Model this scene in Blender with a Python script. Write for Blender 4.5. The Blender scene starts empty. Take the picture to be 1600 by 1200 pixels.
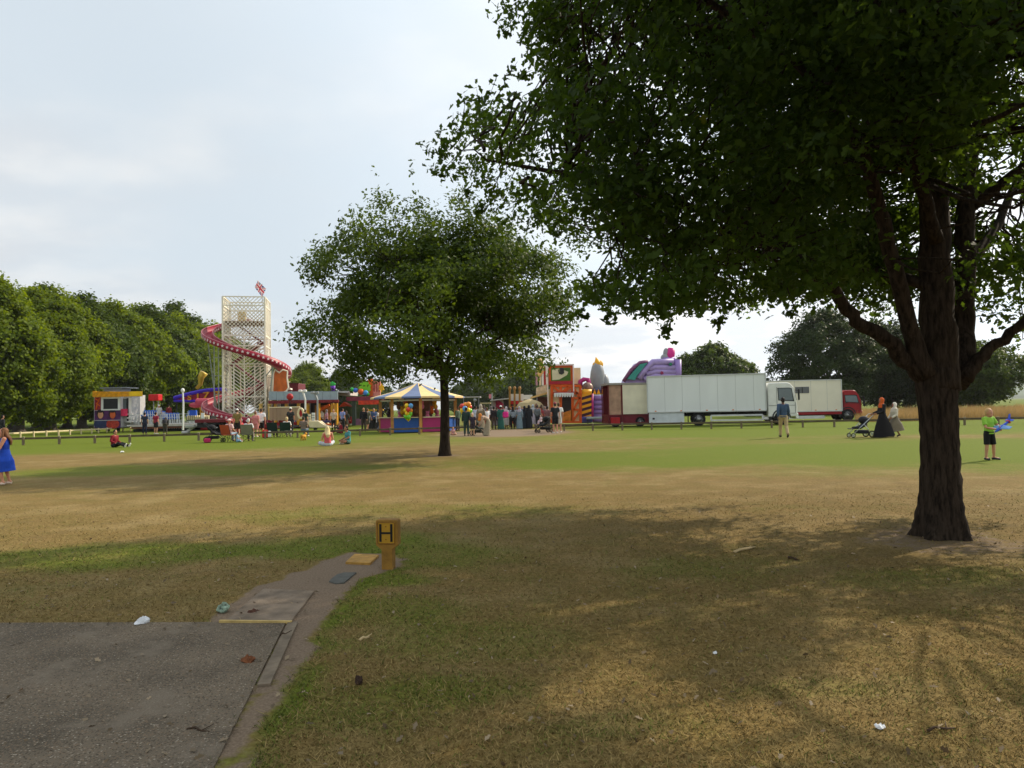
import bpy, math, random
import numpy as np
from mathutils import Vector, Matrix, noise as mnoise
R = math.radians
random.seed(7)
sc = bpy.context.scene
col = sc.collection

# ---------------------------------------------------------------- camera
FPX, EYE, PITCH, ROLL = 1109.0, 1.55, math.atan(37 / 1109), R(-1.1)
cam_d = bpy.data.cameras.new('camera')
cam_d.sensor_width = 36.0
cam_d.lens = FPX / 1600 * 36
cam_d.clip_start, cam_d.clip_end = 0.1, 9000
cam = bpy.data.objects.new('camera', cam_d)
col.objects.link(cam)
CM = Matrix.Rotation(R(90) + PITCH, 3, 'X') @ Matrix.Rotation(ROLL, 3, 'Z')
cam.matrix_world = Matrix.Translation((0, 0, EYE)) @ CM.to_4x4()
sc.camera = cam
def ray(px, py):
    return CM @ Vector(((px - 800) / FPX, -(py - 600) / FPX, -1))
def G(px, py, z=0.0):                       # photo pixel -> point on the ground
    d = ray(px, py); t = (z - EYE) / d.z
    return Vector((d.x * t, d.y * t, z))
def At(px, py, D):                          # photo pixel -> point at depth D
    d = ray(px, py); t = D / d.y
    return Vector((d.x * t, D, EYE + d.z * t))
CMI = CM.transposed()
def proj(P):                                # (n,3) array -> pixel arrays
    q = (np.asarray(P, float) - np.array((0, 0, EYE))) @ np.array(CM)
    w = -q[:, 2]
    w = np.where(w < 0.05, 0.05, w)
    return 800 + FPX * q[:, 0] / w, 600 - FPX * q[:, 1] / w

# ---------------------------------------------------------------- light
SUN_EL, SUN_AZ = R(35), math.atan2(0.82, 0.57)     # azimuth from +Y towards +X
SUN = Vector((math.sin(SUN_AZ) * math.cos(SUN_EL), math.cos(SUN_AZ) * math.cos(SUN_EL), math.sin(SUN_EL)))
sd = bpy.data.lights.new('sun', 'SUN')
sd.energy, sd.angle, sd.color = 4.6, R(0.6), (1.0, 0.87, 0.68)
so = bpy.data.objects.new('sun', sd)
so.rotation_euler = SUN.to_track_quat('Z', 'Y').to_euler()
so.location = (30, 20, 40)
col.objects.link(so)
sc.view_settings.view_transform = 'Standard'
sc.view_settings.look = 'None'
sc.view_settings.exposure = 0.1
sc.view_settings.gamma = 1.0
sc.cycles.max_bounces = 6
sc.cycles.transparent_max_bounces = 8
sc.cycles.sample_clamp_indirect = 4.0

w = bpy.data.worlds.new('World'); sc.world = w; w.use_nodes = True
nt = w.node_tree; nt.nodes.clear()
def N(tree, t, **kw):
    n = tree.nodes.new(t)
    for k, v in kw.items(): setattr(n, k, v)
    return n
def world():
    L = nt.links.new
    out = N(nt, 'ShaderNodeOutputWorld'); bg = N(nt, 'ShaderNodeBackground'); bg.inputs[1].default_value = 0.1
    sky = N(nt, 'ShaderNodeTexSky', sky_type='NISHITA', sun_disc=False, sun_elevation=SUN_EL, sun_rotation=SUN_AZ, air_density=1.2, dust_density=2.0)
    tc = N(nt, 'ShaderNodeTexCoord'); nm = N(nt, 'ShaderNodeVectorMath', operation='NORMALIZE'); L(tc.outputs['Generated'], nm.inputs[0])
    sep = N(nt, 'ShaderNodeSeparateXYZ'); L(nm.outputs[0], sep.inputs[0])
    # project the direction on a cloud layer: xy / (z + 0.12)
    ad = N(nt, 'ShaderNodeMath', operation='ADD'); ad.inputs[1].default_value = 0.16; L(sep.outputs[2], ad.inputs[0])
    mx = N(nt, 'ShaderNodeMath', operation='MAXIMUM'); mx.inputs[1].default_value = 0.1; L(ad.outputs[0], mx.inputs[0])
    dv = N(nt, 'ShaderNodeVectorMath', operation='DIVIDE'); cb = N(nt, 'ShaderNodeCombineXYZ')
    L(nm.outputs[0], dv.inputs[0]); [L(mx.outputs[0], cb.inputs[i]) for i in range(3)]; L(cb.outputs[0], dv.inputs[1])
    mp = N(nt, 'ShaderNodeMapping'); mp.inputs['Scale'].default_value = (0.7, 0.8, 0.0); mp.inputs['Location'].default_value = (3.1, 1.7, 0); L(dv.outputs[0], mp.inputs[0])
    n1 = N(nt, 'ShaderNodeTexNoise'); n1.inputs['Scale'].default_value = 0.9; n1.inputs['Detail'].default_value = 7; n1.inputs['Roughness'].default_value = 0.5; L(mp.outputs[0], n1.inputs['Vector'])
    r1 = N(nt, 'ShaderNodeMapRange', interpolation_type='SMOOTHSTEP'); r1.inputs[1].default_value = 0.36; r1.inputs[2].default_value = 0.66; L(n1.outputs[0], r1.inputs[0])
    n2 = N(nt, 'ShaderNodeTexNoise'); n2.inputs['Scale'].default_value = 2.6; n2.inputs['Detail'].default_value = 6; L(mp.outputs[0], n2.inputs['Vector'])
    cc = N(nt, 'ShaderNodeMix', data_type='RGBA'); cc.inputs[6].default_value = (7.3, 7.6, 7.95, 1); cc.inputs[7].default_value = (9.5, 9.35, 9.1, 1)
    r2 = N(nt, 'ShaderNodeMapRange', interpolation_type='SMOOTHSTEP'); r2.inputs[1].default_value = 0.42; r2.inputs[2].default_value = 0.62; L(n2.outputs[0], r2.inputs[0]); L(r2.outputs[0], cc.inputs[0])
    # thin bluish veil between the clouds
    veil = N(nt, 'ShaderNodeMix', data_type='RGBA'); veil.inputs[0].default_value = 0.93; veil.inputs[7].default_value = (7.1, 8.0, 8.75, 1); L(sky.outputs[0], veil.inputs[6])
    m = N(nt, 'ShaderNodeMix', data_type='RGBA'); L(veil.outputs[2], m.inputs[6]); L(cc.outputs[2], m.inputs[7])
    fm = N(nt, 'ShaderNodeMath', operation='MULTIPLY'); fm.inputs[1].default_value = 0.85; L(r1.outputs[0], fm.inputs[0]); L(fm.outputs[0], m.inputs[0])
    # brighter towards the sun behind thin cloud
    dt = N(nt, 'ShaderNodeVectorMath', operation='DOT_PRODUCT'); dt.inputs[1].default_value = SUN; L(nm.outputs[0], dt.inputs[0])
    gl = N(nt, 'ShaderNodeMapRange', interpolation_type='SMOOTHSTEP'); gl.inputs[1].default_value = 0.3; gl.inputs[2].default_value = 1.0; gl.inputs[3].default_value = 0.94; gl.inputs[4].default_value = 1.4; L(dt.outputs['Value'], gl.inputs[0])
    sc_ = N(nt, 'ShaderNodeVectorMath', operation='SCALE'); L(m.outputs[2], sc_.inputs[0]); L(gl.outputs[0], sc_.inputs['Scale'])
    L(sc_.outputs[0], bg.inputs[0]); L(bg.outputs[0], out.inputs[0])
world()

# ---------------------------------------------------------------- materials
def lin(c):
    c = c / 255.0
    return c / 12.92 if c <= 0.04045 else ((c + 0.055) / 1.055) ** 2.4
MC = {}
def mat(name, rgb, rough=0.6, metal=0.0, var=0.12, scale=2.5, spec=0.3, bump=0.0, bscale=40, emit=0, stretch=None):
    """rgb 0-255 sRGB albedo; soft noise wear in the colour and roughness."""
    if name in MC: return MC[name]
    m = bpy.data.materials.new(name); m.use_nodes = True
    t = m.node_tree; b = t.nodes['Principled BSDF']; L = t.links.new
    c = [lin(v) for v in rgb]
    tc = N(t, 'ShaderNodeTexCoord'); n = N(t, 'ShaderNodeTexNoise'); n.inputs['Scale'].default_value = scale; n.inputs['Detail'].default_value = 5
    src = tc.outputs['Object']
    if stretch:
        mp = N(t, 'ShaderNodeMapping'); mp.inputs['Scale'].default_value = stretch; L(src, mp.inputs[0]); src = mp.outputs[0]
    L(src, n.inputs['Vector'])
    r = N(t, 'ShaderNodeValToRGB'); r.color_ramp.elements[0].position = 0.3; r.color_ramp.elements[1].position = 0.7
    r.color_ramp.elements[0].color = [v * (1 - var) for v in c] + [1]; r.color_ramp.elements[1].color = [min(1, v * (1 + var * 0.6)) for v in c] + [1]
    L(n.outputs[0], r.inputs[0]); L(r.outputs[0], b.inputs['Base Color'])
    b.inputs['Roughness'].default_value = rough; b.inputs['Metallic'].default_value = metal; b.inputs['Specular IOR Level'].default_value = spec
    if bump:
        n2 = N(t, 'ShaderNodeTexNoise'); n2.inputs['Scale'].default_value = bscale; n2.inputs['Detail'].default_value = 6; L(src, n2.inputs['Vector'])
        bp = N(t, 'ShaderNodeBump'); bp.inputs['Strength'].default_value = bump; bp.inputs['Distance'].default_value = 0.02; L(n2.outputs[0], bp.inputs['Height']); L(bp.outputs[0], b.inputs['Normal'])
    if emit:
        b.inputs['Emission Color'].default_value = c + [1]; b.inputs['Emission Strength'].default_value = emit
    MC[name] = m
    return m
def leafmat(name, dark, light, trans=0.35, warm=None, rough=0.5, glow=1.7):
    m = bpy.data.materials.new(name); m.use_nodes = True
    t = m.node_tree; b = t.nodes['Principled BSDF']; L = t.links.new; out = t.nodes['Material Output']
    a = N(t, 'ShaderNodeAttribute', attribute_name='tone')
    r = N(t, 'ShaderNodeValToRGB'); e = r.color_ramp.elements
    e[0].color = tuple(dark) + (1,); e[1].color = tuple(light) + (1,)
    if warm: q = e.new(0.97); q.color = tuple(light) + (1,); e[len(e) - 1].color = tuple(warm) + (1,)
    L(a.outputs['Fac'], r.inputs[0]); L(r.outputs[0], b.inputs['Base Color'])
    b.inputs['Roughness'].default_value = rough; b.inputs['Specular IOR Level'].default_value = 0.12
    tr = N(t, 'ShaderNodeBsdfTranslucent'); hs = N(t, 'ShaderNodeHueSaturation'); hs.inputs['Value'].default_value = glow; hs.inputs['Hue'].default_value = 0.485; hs.inputs['Saturation'].default_value = 1.1
    L(r.outputs[0], hs.inputs['Color']); L(hs.outputs[0], tr.inputs[0])
    mx = N(t, 'ShaderNodeMixShader'); mx.inputs[0].default_value = trans; L(b.outputs[0], mx.inputs[1]); L(tr.outputs[0], mx.inputs[2]); L(mx.outputs[0], out.inputs[0])
    return m

# ---------------------------------------------------------------- objects
def tag(o, label=None, cat=None, group=None, kind=None):
    if label: o['label'] = label
    if cat: o['category'] = cat
    if group: o['group'] = group
    if kind: o['kind'] = kind
    return o
def mesh_obj(name, v, f, mats, mi=None, parent=None, smooth=False):
    me = bpy.data.meshes.new(name); me.from_pydata([tuple(p) for p in v], [], f)
    for m in (mats if isinstance(mats, (list, tuple)) else [mats]): me.materials.append(m)
    if mi: me.polygons.foreach_set('material_index', mi)
    if smooth: me.polygons.foreach_set('use_smooth', [True] * len(me.polygons))
    me.update()
    o = bpy.data.objects.new(name, me); col.objects.link(o)
    if parent: o.parent = parent
    return o
class MB:
    def __init__(s): s.v, s.f, s.mi, s.m = [], [], [], 0
    def raw(s, v, f):
        b = len(s.v); s.v += [Vector(p) for p in v]; s.f += [[i + b for i in q] for q in f]; s.mi += [s.m] * len(f); return s
    def box(s, x0, x1, y0, y1, z0, z1):
        return s.raw([(x0, y0, z0), (x1, y0, z0), (x1, y1, z0), (x0, y1, z0), (x0, y0, z1), (x1, y0, z1), (x1, y1, z1), (x0, y1, z1)],
                     [(3, 2, 1, 0), (4, 5, 6, 7), (0, 1, 5, 4), (1, 2, 6, 5), (2, 3, 7, 6), (3, 0, 4, 7)])
    def cbox(s, x0, x1, y0, y1, z0, z1, c=0.03):      # box with chamfered vertical-plane edges (all 12 edges via two-ring loft)
        v = []
        for z, i in ((z0, c), (z0 + c, 0), (z1 - c, 0), (z1, c)):
            a, b_, d, e = x0 + i, x1 - i, y0 + i, y1 - i
            v += [(a + c, d, z), (b_ - c, d, z), (b_, d + c, z), (b_, e - c, z), (b_ - c, e, z), (a + c, e, z), (a, e - c, z), (a, d + c, z)]
        f = [tuple(range(7, -1, -1)), tuple(range(24, 32))]
        for k in range(3):
            for i in range(8): j = (i + 1) % 8; f.append((k * 8 + i, k * 8 + j, k * 8 + 8 + j, k * 8 + 8 + i))
        return s.raw(v, f)
    def bar(s, a, b, w, h=None):                       # square bar from a to b
        a, b = Vector(a), Vector(b); d = (b - a).normalized(); h = h or w
        up = Vector((0, 0, 1)) if abs(d.z) < 0.95 else Vector((0, 1, 0))
        x = d.cross(up).normalized(); y = x.cross(d)
        q = [x * w / 2 + y * h / 2, -x * w / 2 + y * h / 2, -x * w / 2 - y * h / 2, x * w / 2 - y * h / 2]
        return s.raw([a + k for k in q] + [b + k for k in q], [(0, 1, 2, 3), (7, 6, 5, 4)] + [(i, i + 4, (i + 1) % 4 + 4, (i + 1) % 4) for i in range(4)])
    def prism(s, pts, vec):
        n = len(pts); pts = [Vector(p) for p in pts]; vec = Vector(vec)
        return s.raw(pts + [p + vec for p in pts], [tuple(range(n)), tuple(range(2 * n - 1, n - 1, -1))] + [(i, n + i, n + (i + 1) % n, (i + 1) % n) for i in range(n)])
    def tube(s, pts, rad, n=8, xa=None, cap=True):     # rad: number or list of r / (rx, ry)
        pts = [Vector(p) for p in pts]; k = len(pts)
        if not isinstance(rad, (list, tuple)) or (len(rad) == 2 and k != 2 and not isinstance(rad[0], tuple)): rad = [rad] * k
        v = []; ref = Vector(xa) if xa else None
        for i, p in enumerate(pts):
            d = (pts[min(i + 1, k - 1)] - pts[max(i - 1, 0)]).normalized()
            if ref is None: ref = d.orthogonal()
            x = (ref - d * ref.dot(d)).normalized(); y = d.cross(x)
            if not xa: ref = x
            rx, ry = rad[i] if isinstance(rad[i], (tuple, list)) else (rad[i], rad[i])
            v += [p + x * math.cos(a) * rx + y * math.sin(a) * ry for a in [2 * math.pi * j / n for j in range(n)]]
        f = [(i * n + j, i * n + (j + 1) % n, (i + 1) * n + (j + 1) % n, (i + 1) * n + j) for i in range(k - 1) for j in range(n)]
        if cap: f += [tuple(range(n - 1, -1, -1)), tuple(range((k - 1) * n, k * n))]
        return s.raw(v, f)
    def ell(s, c, r, n=12, m=8, rot=None):
        c = Vector(c); r = (r, r, r) if not isinstance(r, (tuple, list)) else r
        v = []
        for i in range(1, m):
            t = math.pi * i / m
            for j in range(n): a = 2 * math.pi * j / n; v.append(Vector((math.sin(t) * math.cos(a) * r[0], math.sin(t) * math.sin(a) * r[1], math.cos(t) * r[2])))
        v += [Vector((0, 0, r[2])), Vector((0, 0, -r[2]))]
        if rot: v = [rot @ p for p in v]
        f = [(i * n + j, (i + 1) * n + j, (i + 1) * n + (j + 1) % n, i * n + (j + 1) % n) for i in range(m - 2) for j in range(n)]
        T_ = (m - 1) * n
        f += [(T_, j, (j + 1) % n) for j in range(n)] + [(T_ + 1, (m - 2) * n + (j + 1) % n, (m - 2) * n + j) for j in range(n)]
        return s.raw([c + p for p in v], f)
    def lathe(s, prof, c=(0, 0, 0), n=16):             # prof [(r, z)]
        c = Vector(c); k = len(prof)
        v = [c + Vector((r * math.cos(2 * math.pi * j / n), r * math.sin(2 * math.pi * j / n), z)) for r, z in prof for j in range(n)]
        f = [(i * n + j, i * n + (j + 1) % n, (i + 1) * n + (j + 1) % n, (i + 1) * n + j) for i in range(k - 1) for j in range(n)]
        return s.raw(v, f + [tuple(range(n - 1, -1, -1)), tuple(range((k - 1) * n, k * n))])
    def build(s, name, mats, parent=None, smooth=False):
        return mesh_obj(name, s.v, s.f, mats, s.mi, parent, smooth)
def empty(name, loc, rz=0.0, label=None, cat=None, group=None, kind=None):
    o = bpy.data.objects.new(name, None); o.empty_display_size = 0.3; col.objects.link(o)
    o.location = loc; o.rotation_euler = (0, 0, rz)
    return tag(o, label, cat, group, kind)
class Px:
    """a thing whose front stands at depth D; local x right, y away, z up; helper methods read photo pixels at that depth"""
    def __init__(s, name, label, cat, px, D, group=None):
        s.D = D; x = At(px, 640, D).x; s.b = Vector((x, D, 0)); s.o = empty(name, s.b, 0, label, cat, group)
    def P(s, px, py, dy=0.0): return At(px, py, s.D + dy) - s.b
    def pbox(s, mb, x0, y0, x1, y1, d0, d1, c=0.0):
        cx, cy = (x0 + x1) / 2, (y0 + y1) / 2
        a = (s.P(x0, cy, d0).x, s.P(x1, cy, d0).x, d0, d1, max(0.0, s.P(cx, y1, d0).z), s.P(cx, y0, d0).z)
        return mb.cbox(*a, c=c) if c else mb.box(*a)
    def poly(s, mb, pts, d0, d1):
        return mb.prism([s.P(x, y, d0) for x, y in pts], (0, d1 - d0, 0))
    def part(s, name, mb, m, parent=None, smooth=False): return mb.build(name, m, parent or s.o, smooth)
    def pb(s, name, m, x0, y0, x1, y1, d0, d1, c=0.0, parent=None):
        return s.part(name, s.pbox(MB(), x0, y0, x1, y1, d0, d1, c), m, parent)
def copy_tree(o, parent=None):
    c = o.copy(); col.objects.link(c); c.parent = parent
    for ch in o.children: copy_tree(ch, c)
    return c
white = mat('white_paint', (226, 226, 222), 0.45, var=0.08)
grey = mat('grey_metal', (150, 152, 152), 0.45, 0.4)
darkg = mat('dark_metal', (42, 43, 44), 0.5, 0.3)
black = mat('black_rubber', (26, 26, 27), 0.85)
glass = mat('tinted_glass', (84, 98, 100), 0.08, spec=0.8)
red = mat('red_paint', (165, 24, 30), 0.45)
maroon = mat('maroon_paint', (104, 24, 34), 0.45)
yellow = mat('yellow_paint', (232, 176, 22), 0.5)
orange = mat('orange_paint', (214, 96, 18), 0.5)
blue = mat('blue_paint', (30, 78, 182), 0.45)
purple = mat('purple_paint', (112, 52, 170), 0.5)
cream = mat('cream_paint', (226, 210, 172), 0.55)
gold = mat('gold_paint', (206, 148, 34), 0.4)
# ---------------------------------------------------------------- ground
def vnoise(x, y, seed=0):
    xi, yi = np.floor(x).astype(np.int64), np.floor(y).astype(np.int64); fx, fy = x - xi, y - yi
    def h(a, b):
        q = (a * 374761393 + b * 668265263 + seed * 974711) & 0x7fffffff
        q = ((q ^ (q >> 13)) * 1274126177) & 0x7fffffff
        return ((q ^ (q >> 16)) & 0xffff) / 65535.0
    u, v = fx * fx * (3 - 2 * fx), fy * fy * (3 - 2 * fy)
    return (h(xi, yi) * (1 - u) + h(xi + 1, yi) * u) * (1 - v) + (h(xi, yi + 1) * (1 - u) + h(xi + 1, yi + 1) * u) * v
def fbm(x, y, s=1.0, o=4, seed=0):
    a, t, r = 1.0, 0.0, 0.0
    for k in range(o): r = r + a * vnoise(x / s * 2 ** k, y / s * 2 ** k, seed + k); t += a; a *= 0.5
    return r / t
PATH = [G(x, y) for x, y in ((-40, 975.5), (447, 974), (425, 1018), (335, 1200))]
p2, p3 = PATH[1], PATH[3]
edir = (p3 - p2).normalized()
PATH = [PATH[0] + Vector((-3.5, 0.06, 0)), PATH[0], p2, p2 + edir * 9, p2 + edir * 9 + Vector((-9, 0, 0)), PATH[0] + Vector((-3.5, -7, 0))]
def inpoly(x, y, P):
    r = np.zeros(np.shape(x), bool); n = len(P)
    for i in range(n):
        ax, ay, bx, by = P[i][0], P[i][1], P[(i + 1) % n][0], P[(i + 1) % n][1]
        c = ((ay > y) != (by > y)) & (x < (bx - ax) * (y - ay) / ((by - ay) if by != ay else 1e-9) + ax)
        r ^= c
    return r
DIRT = [G(x, y) for x, y in ((340, 976), (352, 958), (398, 925), (440, 905), (500, 884), (540, 866), (598, 866), (626, 884), (590, 895), (560, 906), (520, 932), (500, 960), (484, 985), (470, 1015), (430, 1075), (395, 1130), (366, 1200), (345, 1290), (300, 1290), (430, 1010), (447, 975))]
def seg_d(x, y, P):
    d = np.full(np.shape(x), 1e9); n = len(P)
    for i in range(n):
        ax, ay, bx, by = P[i][0], P[i][1], P[(i + 1) % n][0], P[(i + 1) % n][1]
        L2 = (bx - ax) ** 2 + (by - ay) ** 2 + 1e-9
        t = np.clip(((x - ax) * (bx - ax) + (y - ay) * (by - ay)) / L2, 0, 1)
        d = np.minimum(d, np.hypot(x - ax - t * (bx - ax), y - ay - t * (by - ay)))
    return d
def sst(a, b, v): t = np.clip((v - a) / (b - a), 0, 1); return t * t * (3 - 2 * t)
# green patches: (px, py, radius x m, radius y m, amount)
PATCH = [(150, 872, 1.9, 0.75, .58), (330, 862, 1.6, .6, .55), (560, 848, 1.5, .8, .5), (690, 860, 1.3, .9, .42), (470, 862, 1.2, .5, .55), (250, 735, 9, 2.6, .55),
         (1080, 714, 9, 4.5, .72), (1350, 706, 10, 7, .75), (1580, 702, 10, 8, .85), (880, 722, 6, 3, .4), (1200, 690, 9, 6, .5), (560, 1120, .7, .35, .3), (700, 1090, .5, .3, .4), (620, 800, 3.5, 1.2, .3),
         (700, 1000, 1.0, .6, .3), (590, 950, .8, .6, .42), (1000, 1160, .6, .2, .2), (1330, 1090, .6, .2, .22), (1500, 905, 1.1, .5, .35), (1150, 880, 1.2, .5, .25), (610, 900, .6, .3, .55)]
def masks(x, y):
    wx = x + (fbm(x, y, 3.0, 4, 11) - .5) * 3.0 * np.clip(y / 12, .2, 1); wy = y + (fbm(x, y, 3.0, 4, 23) - .5) * 2.4 * np.clip(y / 12, .15, 1)
    far = sst(26, 36, wy + (fbm(x, y, 7, 3, 5) - .5) * 6)
    side = np.clip(.42 + .5 * sst(4, 13, np.abs(wx + 1.0)), 0, 1)
    g = far * np.clip(side * 1.15, 0, 1)
    for px, py, rx, ry, a in PATCH:
        c = G(px, py); g = np.maximum(g, a * (1 - sst(.45, 1.25, np.hypot((wx - c.x) / rx, (wy - c.y) / ry))))
    dd = seg_d(x, y, DIRT); ins = inpoly(x, y, DIRT)
    right = (x > -1.75) & (y < 8)
    g = np.maximum(g, .8 * (1 - sst(.05, .3, dd + (fbm(x, y, .25, 3, 3) - .5) * .25)) * right * (~ins))
    bare = np.where(ins, 1.0, 1 - sst(0, .12, dd + (fbm(x, y, .2, 3, 8) - .5) * .16))
    dt = np.hypot(x - 4.85, y - 8.0)
    bare = np.maximum(bare, .6 * (1 - sst(.5, 1.6, dt + (fbm(x, y, .5, 3, 9) - .5) * 1.2)))
    c = G(690, 712); bare = np.maximum(bare, .7 * (1 - sst(.3, 1.4, np.hypot(x - c.x, y - c.y))))
    c = G(790, 676); bare = np.maximum(bare, .75 * (1 - sst(.6, 1.2, np.hypot((x - c.x) / 5, (y - c.y) / 8))))
    g = g * (1 - .9 * bare) + .10 + (fbm(x, y, 1.3, 4, 31) - .5) * .35
    return np.clip(g, 0, 1), np.clip(bare, 0, 1)
def grad(edges):
    return np.unique(np.concatenate([np.linspace(a, b, n, endpoint=False) for a, b, n in edges] + [[edges[-1][1]]]))
gx = grad([(-4000, -300, 14), (-300, -60, 24), (-60, -12, 60), (-12, 12, 160), (12, 60, 60), (60, 300, 24), (300, 4000, 14)])
gy = grad([(-60, 1, 12), (1, 14, 130), (14, 50, 90), (50, 120, 35), (120, 400, 20), (400, 6000, 20)])
X, Y = np.meshgrid(gx, gy); nx, ny = len(gx), len(gy)
gm, bm_ = masks(X.ravel(), Y.ravel())
me = bpy.data.meshes.new('ground')
me.vertices.add(nx * ny); me.vertices.foreach_set('co', np.column_stack([X.ravel(), Y.ravel(), np.zeros(nx * ny)]).ravel())
ii = (np.arange(ny - 1)[:, None] * nx + np.arange(nx - 1)[None, :]).ravel()
quads = np.column_stack([ii, ii + 1, ii + nx + 1, ii + nx]); nq = len(quads)
me.loops.add(nq * 4); me.loops.foreach_set('vertex_index', quads.ravel()); me.polygons.add(nq); me.polygons.foreach_set('loop_start', np.arange(nq) * 4); me.update(calc_edges=True)
for nm_, ar in (('green', gm), ('bare', bm_)):
    me.attributes.new(nm_, 'FLOAT', 'POINT').data.foreach_set('value', ar.astype(np.float32))
def ground_mat():
    m = bpy.data.materials.new('dry_turf'); m.use_nodes = True; t = m.node_tree; b = t.nodes['Principled BSDF']; L = t.links.new
    tc = N(t, 'ShaderNodeTexCoord')
    def noise(sc_, d=5, ro=.55, st=None):
        n = N(t, 'ShaderNodeTexNoise'); n.inputs['Scale'].default_value = sc_; n.inputs['Detail'].default_value = d; n.inputs['Roughness'].default_value = ro
        if st: mp = N(t, 'ShaderNodeMapping'); mp.inputs['Scale'].default_value = st; L(tc.outputs['Object'], mp.inputs[0]); L(mp.outputs[0], n.inputs['Vector'])
        else: L(tc.outputs['Object'], n.inputs['Vector'])
        return n.outputs[0]
    def ramp(f, *st):
        r = N(t, 'ShaderNodeValToRGB'); e = r.color_ramp.elements
        while len(e) < len(st): e.new(.5)
        for k, (p, c) in enumerate(st): e[k].position = p; e[k].color = tuple(c) + (1,)
        L(f, r.inputs[0]); return r.outputs[0]
    def mix(f, a, c):
        x = N(t, 'ShaderNodeMix', data_type='RGBA'); L(f, x.inputs[0]); L(a, x.inputs[6]); L(c, x.inputs[7]); return x.outputs[2]
    def attr(n): return N(t, 'ShaderNodeAttribute', attribute_name=n).outputs['Fac']
    def math_(op, a, b_, clamp=False):
        x = N(t, 'ShaderNodeMath', operation=op, use_clamp=clamp)
        for i, v in enumerate((a, b_)):
            if isinstance(v, (int, float)): x.inputs[i].default_value = v
            else: L(v, x.inputs[i])
        return x.outputs[0]
    fine = noise(26, 8, .72); mid = noise(2.4, 6, .6); big = noise(.35, 4)
    dry = ramp(fine, (.25, (.088, .058, .018)), (.5, (.200, .133, .046)), (.75, (.36, .262, .108)))
    dry2 = ramp(fine, (.25, (.07, .050, .017)), (.5, (.165, .118, .038)), (.75, (.28, .21, .08)))
    dryc = mix(ramp(mid, (.35, (0, 0, 0)), (.65, (1, 1, 1))), dry, dry2)
    dryc = mix(ramp(noise(.8, 7, .66), (.48, (0, 0, 0)), (.66, (.55, .55, .55))), dryc, ramp(fine, (.25, (.15, .105, .042)), (.6, (.36, .27, .125))))
    dryc = mix(ramp(noise(1.7, 7, .68, (1, 1.3, 1)), (.53, (0, 0, 0)), (.70, (.5, .5, .5))), dryc, ramp(fine, (.25, (.06, .043, .02)), (.6, (.15, .105, .05))))
    grn = ramp(fine, (.25, (.036, .055, .005)), (.5, (.110, .142, .012)), (.75, (.19, .235, .028)))
    gf = math_('ADD', attr('green'), math_('MULTIPLY', math_('SUBTRACT', mid, .5), .55))
    gf = math_('ADD', gf, math_('MULTIPLY', math_('SUBTRACT', fine, .5), .45))
    gs = N(t, 'ShaderNodeMapRange', interpolation_type='SMOOTHSTEP'); gs.inputs[1].default_value = .08; gs.inputs[2].default_value = .92; L(gf, gs.inputs[0])
    c = mix(gs.outputs[0], dryc, grn)
    soil = ramp(noise(60, 8, .7), (.3, (.12, .088, .062)), (.55, (.235, .172, .118)), (.8, (.34, .265, .19)))
    bf = math_('ADD', attr('bare'), math_('MULTIPLY', math_('SUBTRACT', noise(9, 6, .65), .5), 1.1))
    bs = N(t, 'ShaderNodeMapRange', interpolation_type='SMOOTHSTEP'); bs.inputs[1].default_value = .4; bs.inputs[2].default_value = .75; L(bf, bs.inputs[0])
    c = mix(bs.outputs[0], c, soil)
    L(c, b.inputs['Base Color']); b.inputs['Roughness'].default_value = .95; b.inputs['Specular IOR Level'].default_value = .08
    hh = math_('ADD', math_('MULTIPLY', fine, .6), math_('MULTIPLY', noise(7, 4), .8))
    bp = N(t, 'ShaderNodeBump'); bp.inputs['Strength'].default_value = .55; bp.inputs['Distance'].default_value = .035; L(hh, bp.inputs['Height']); L(bp.outputs[0], b.inputs['Normal'])
    return m
me.materials.append(ground_mat())
go = bpy.data.objects.new('ground', me); col.objects.link(go); go['kind'] = 'structure'; go['label'] = 'parched park grass with green patches'

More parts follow.
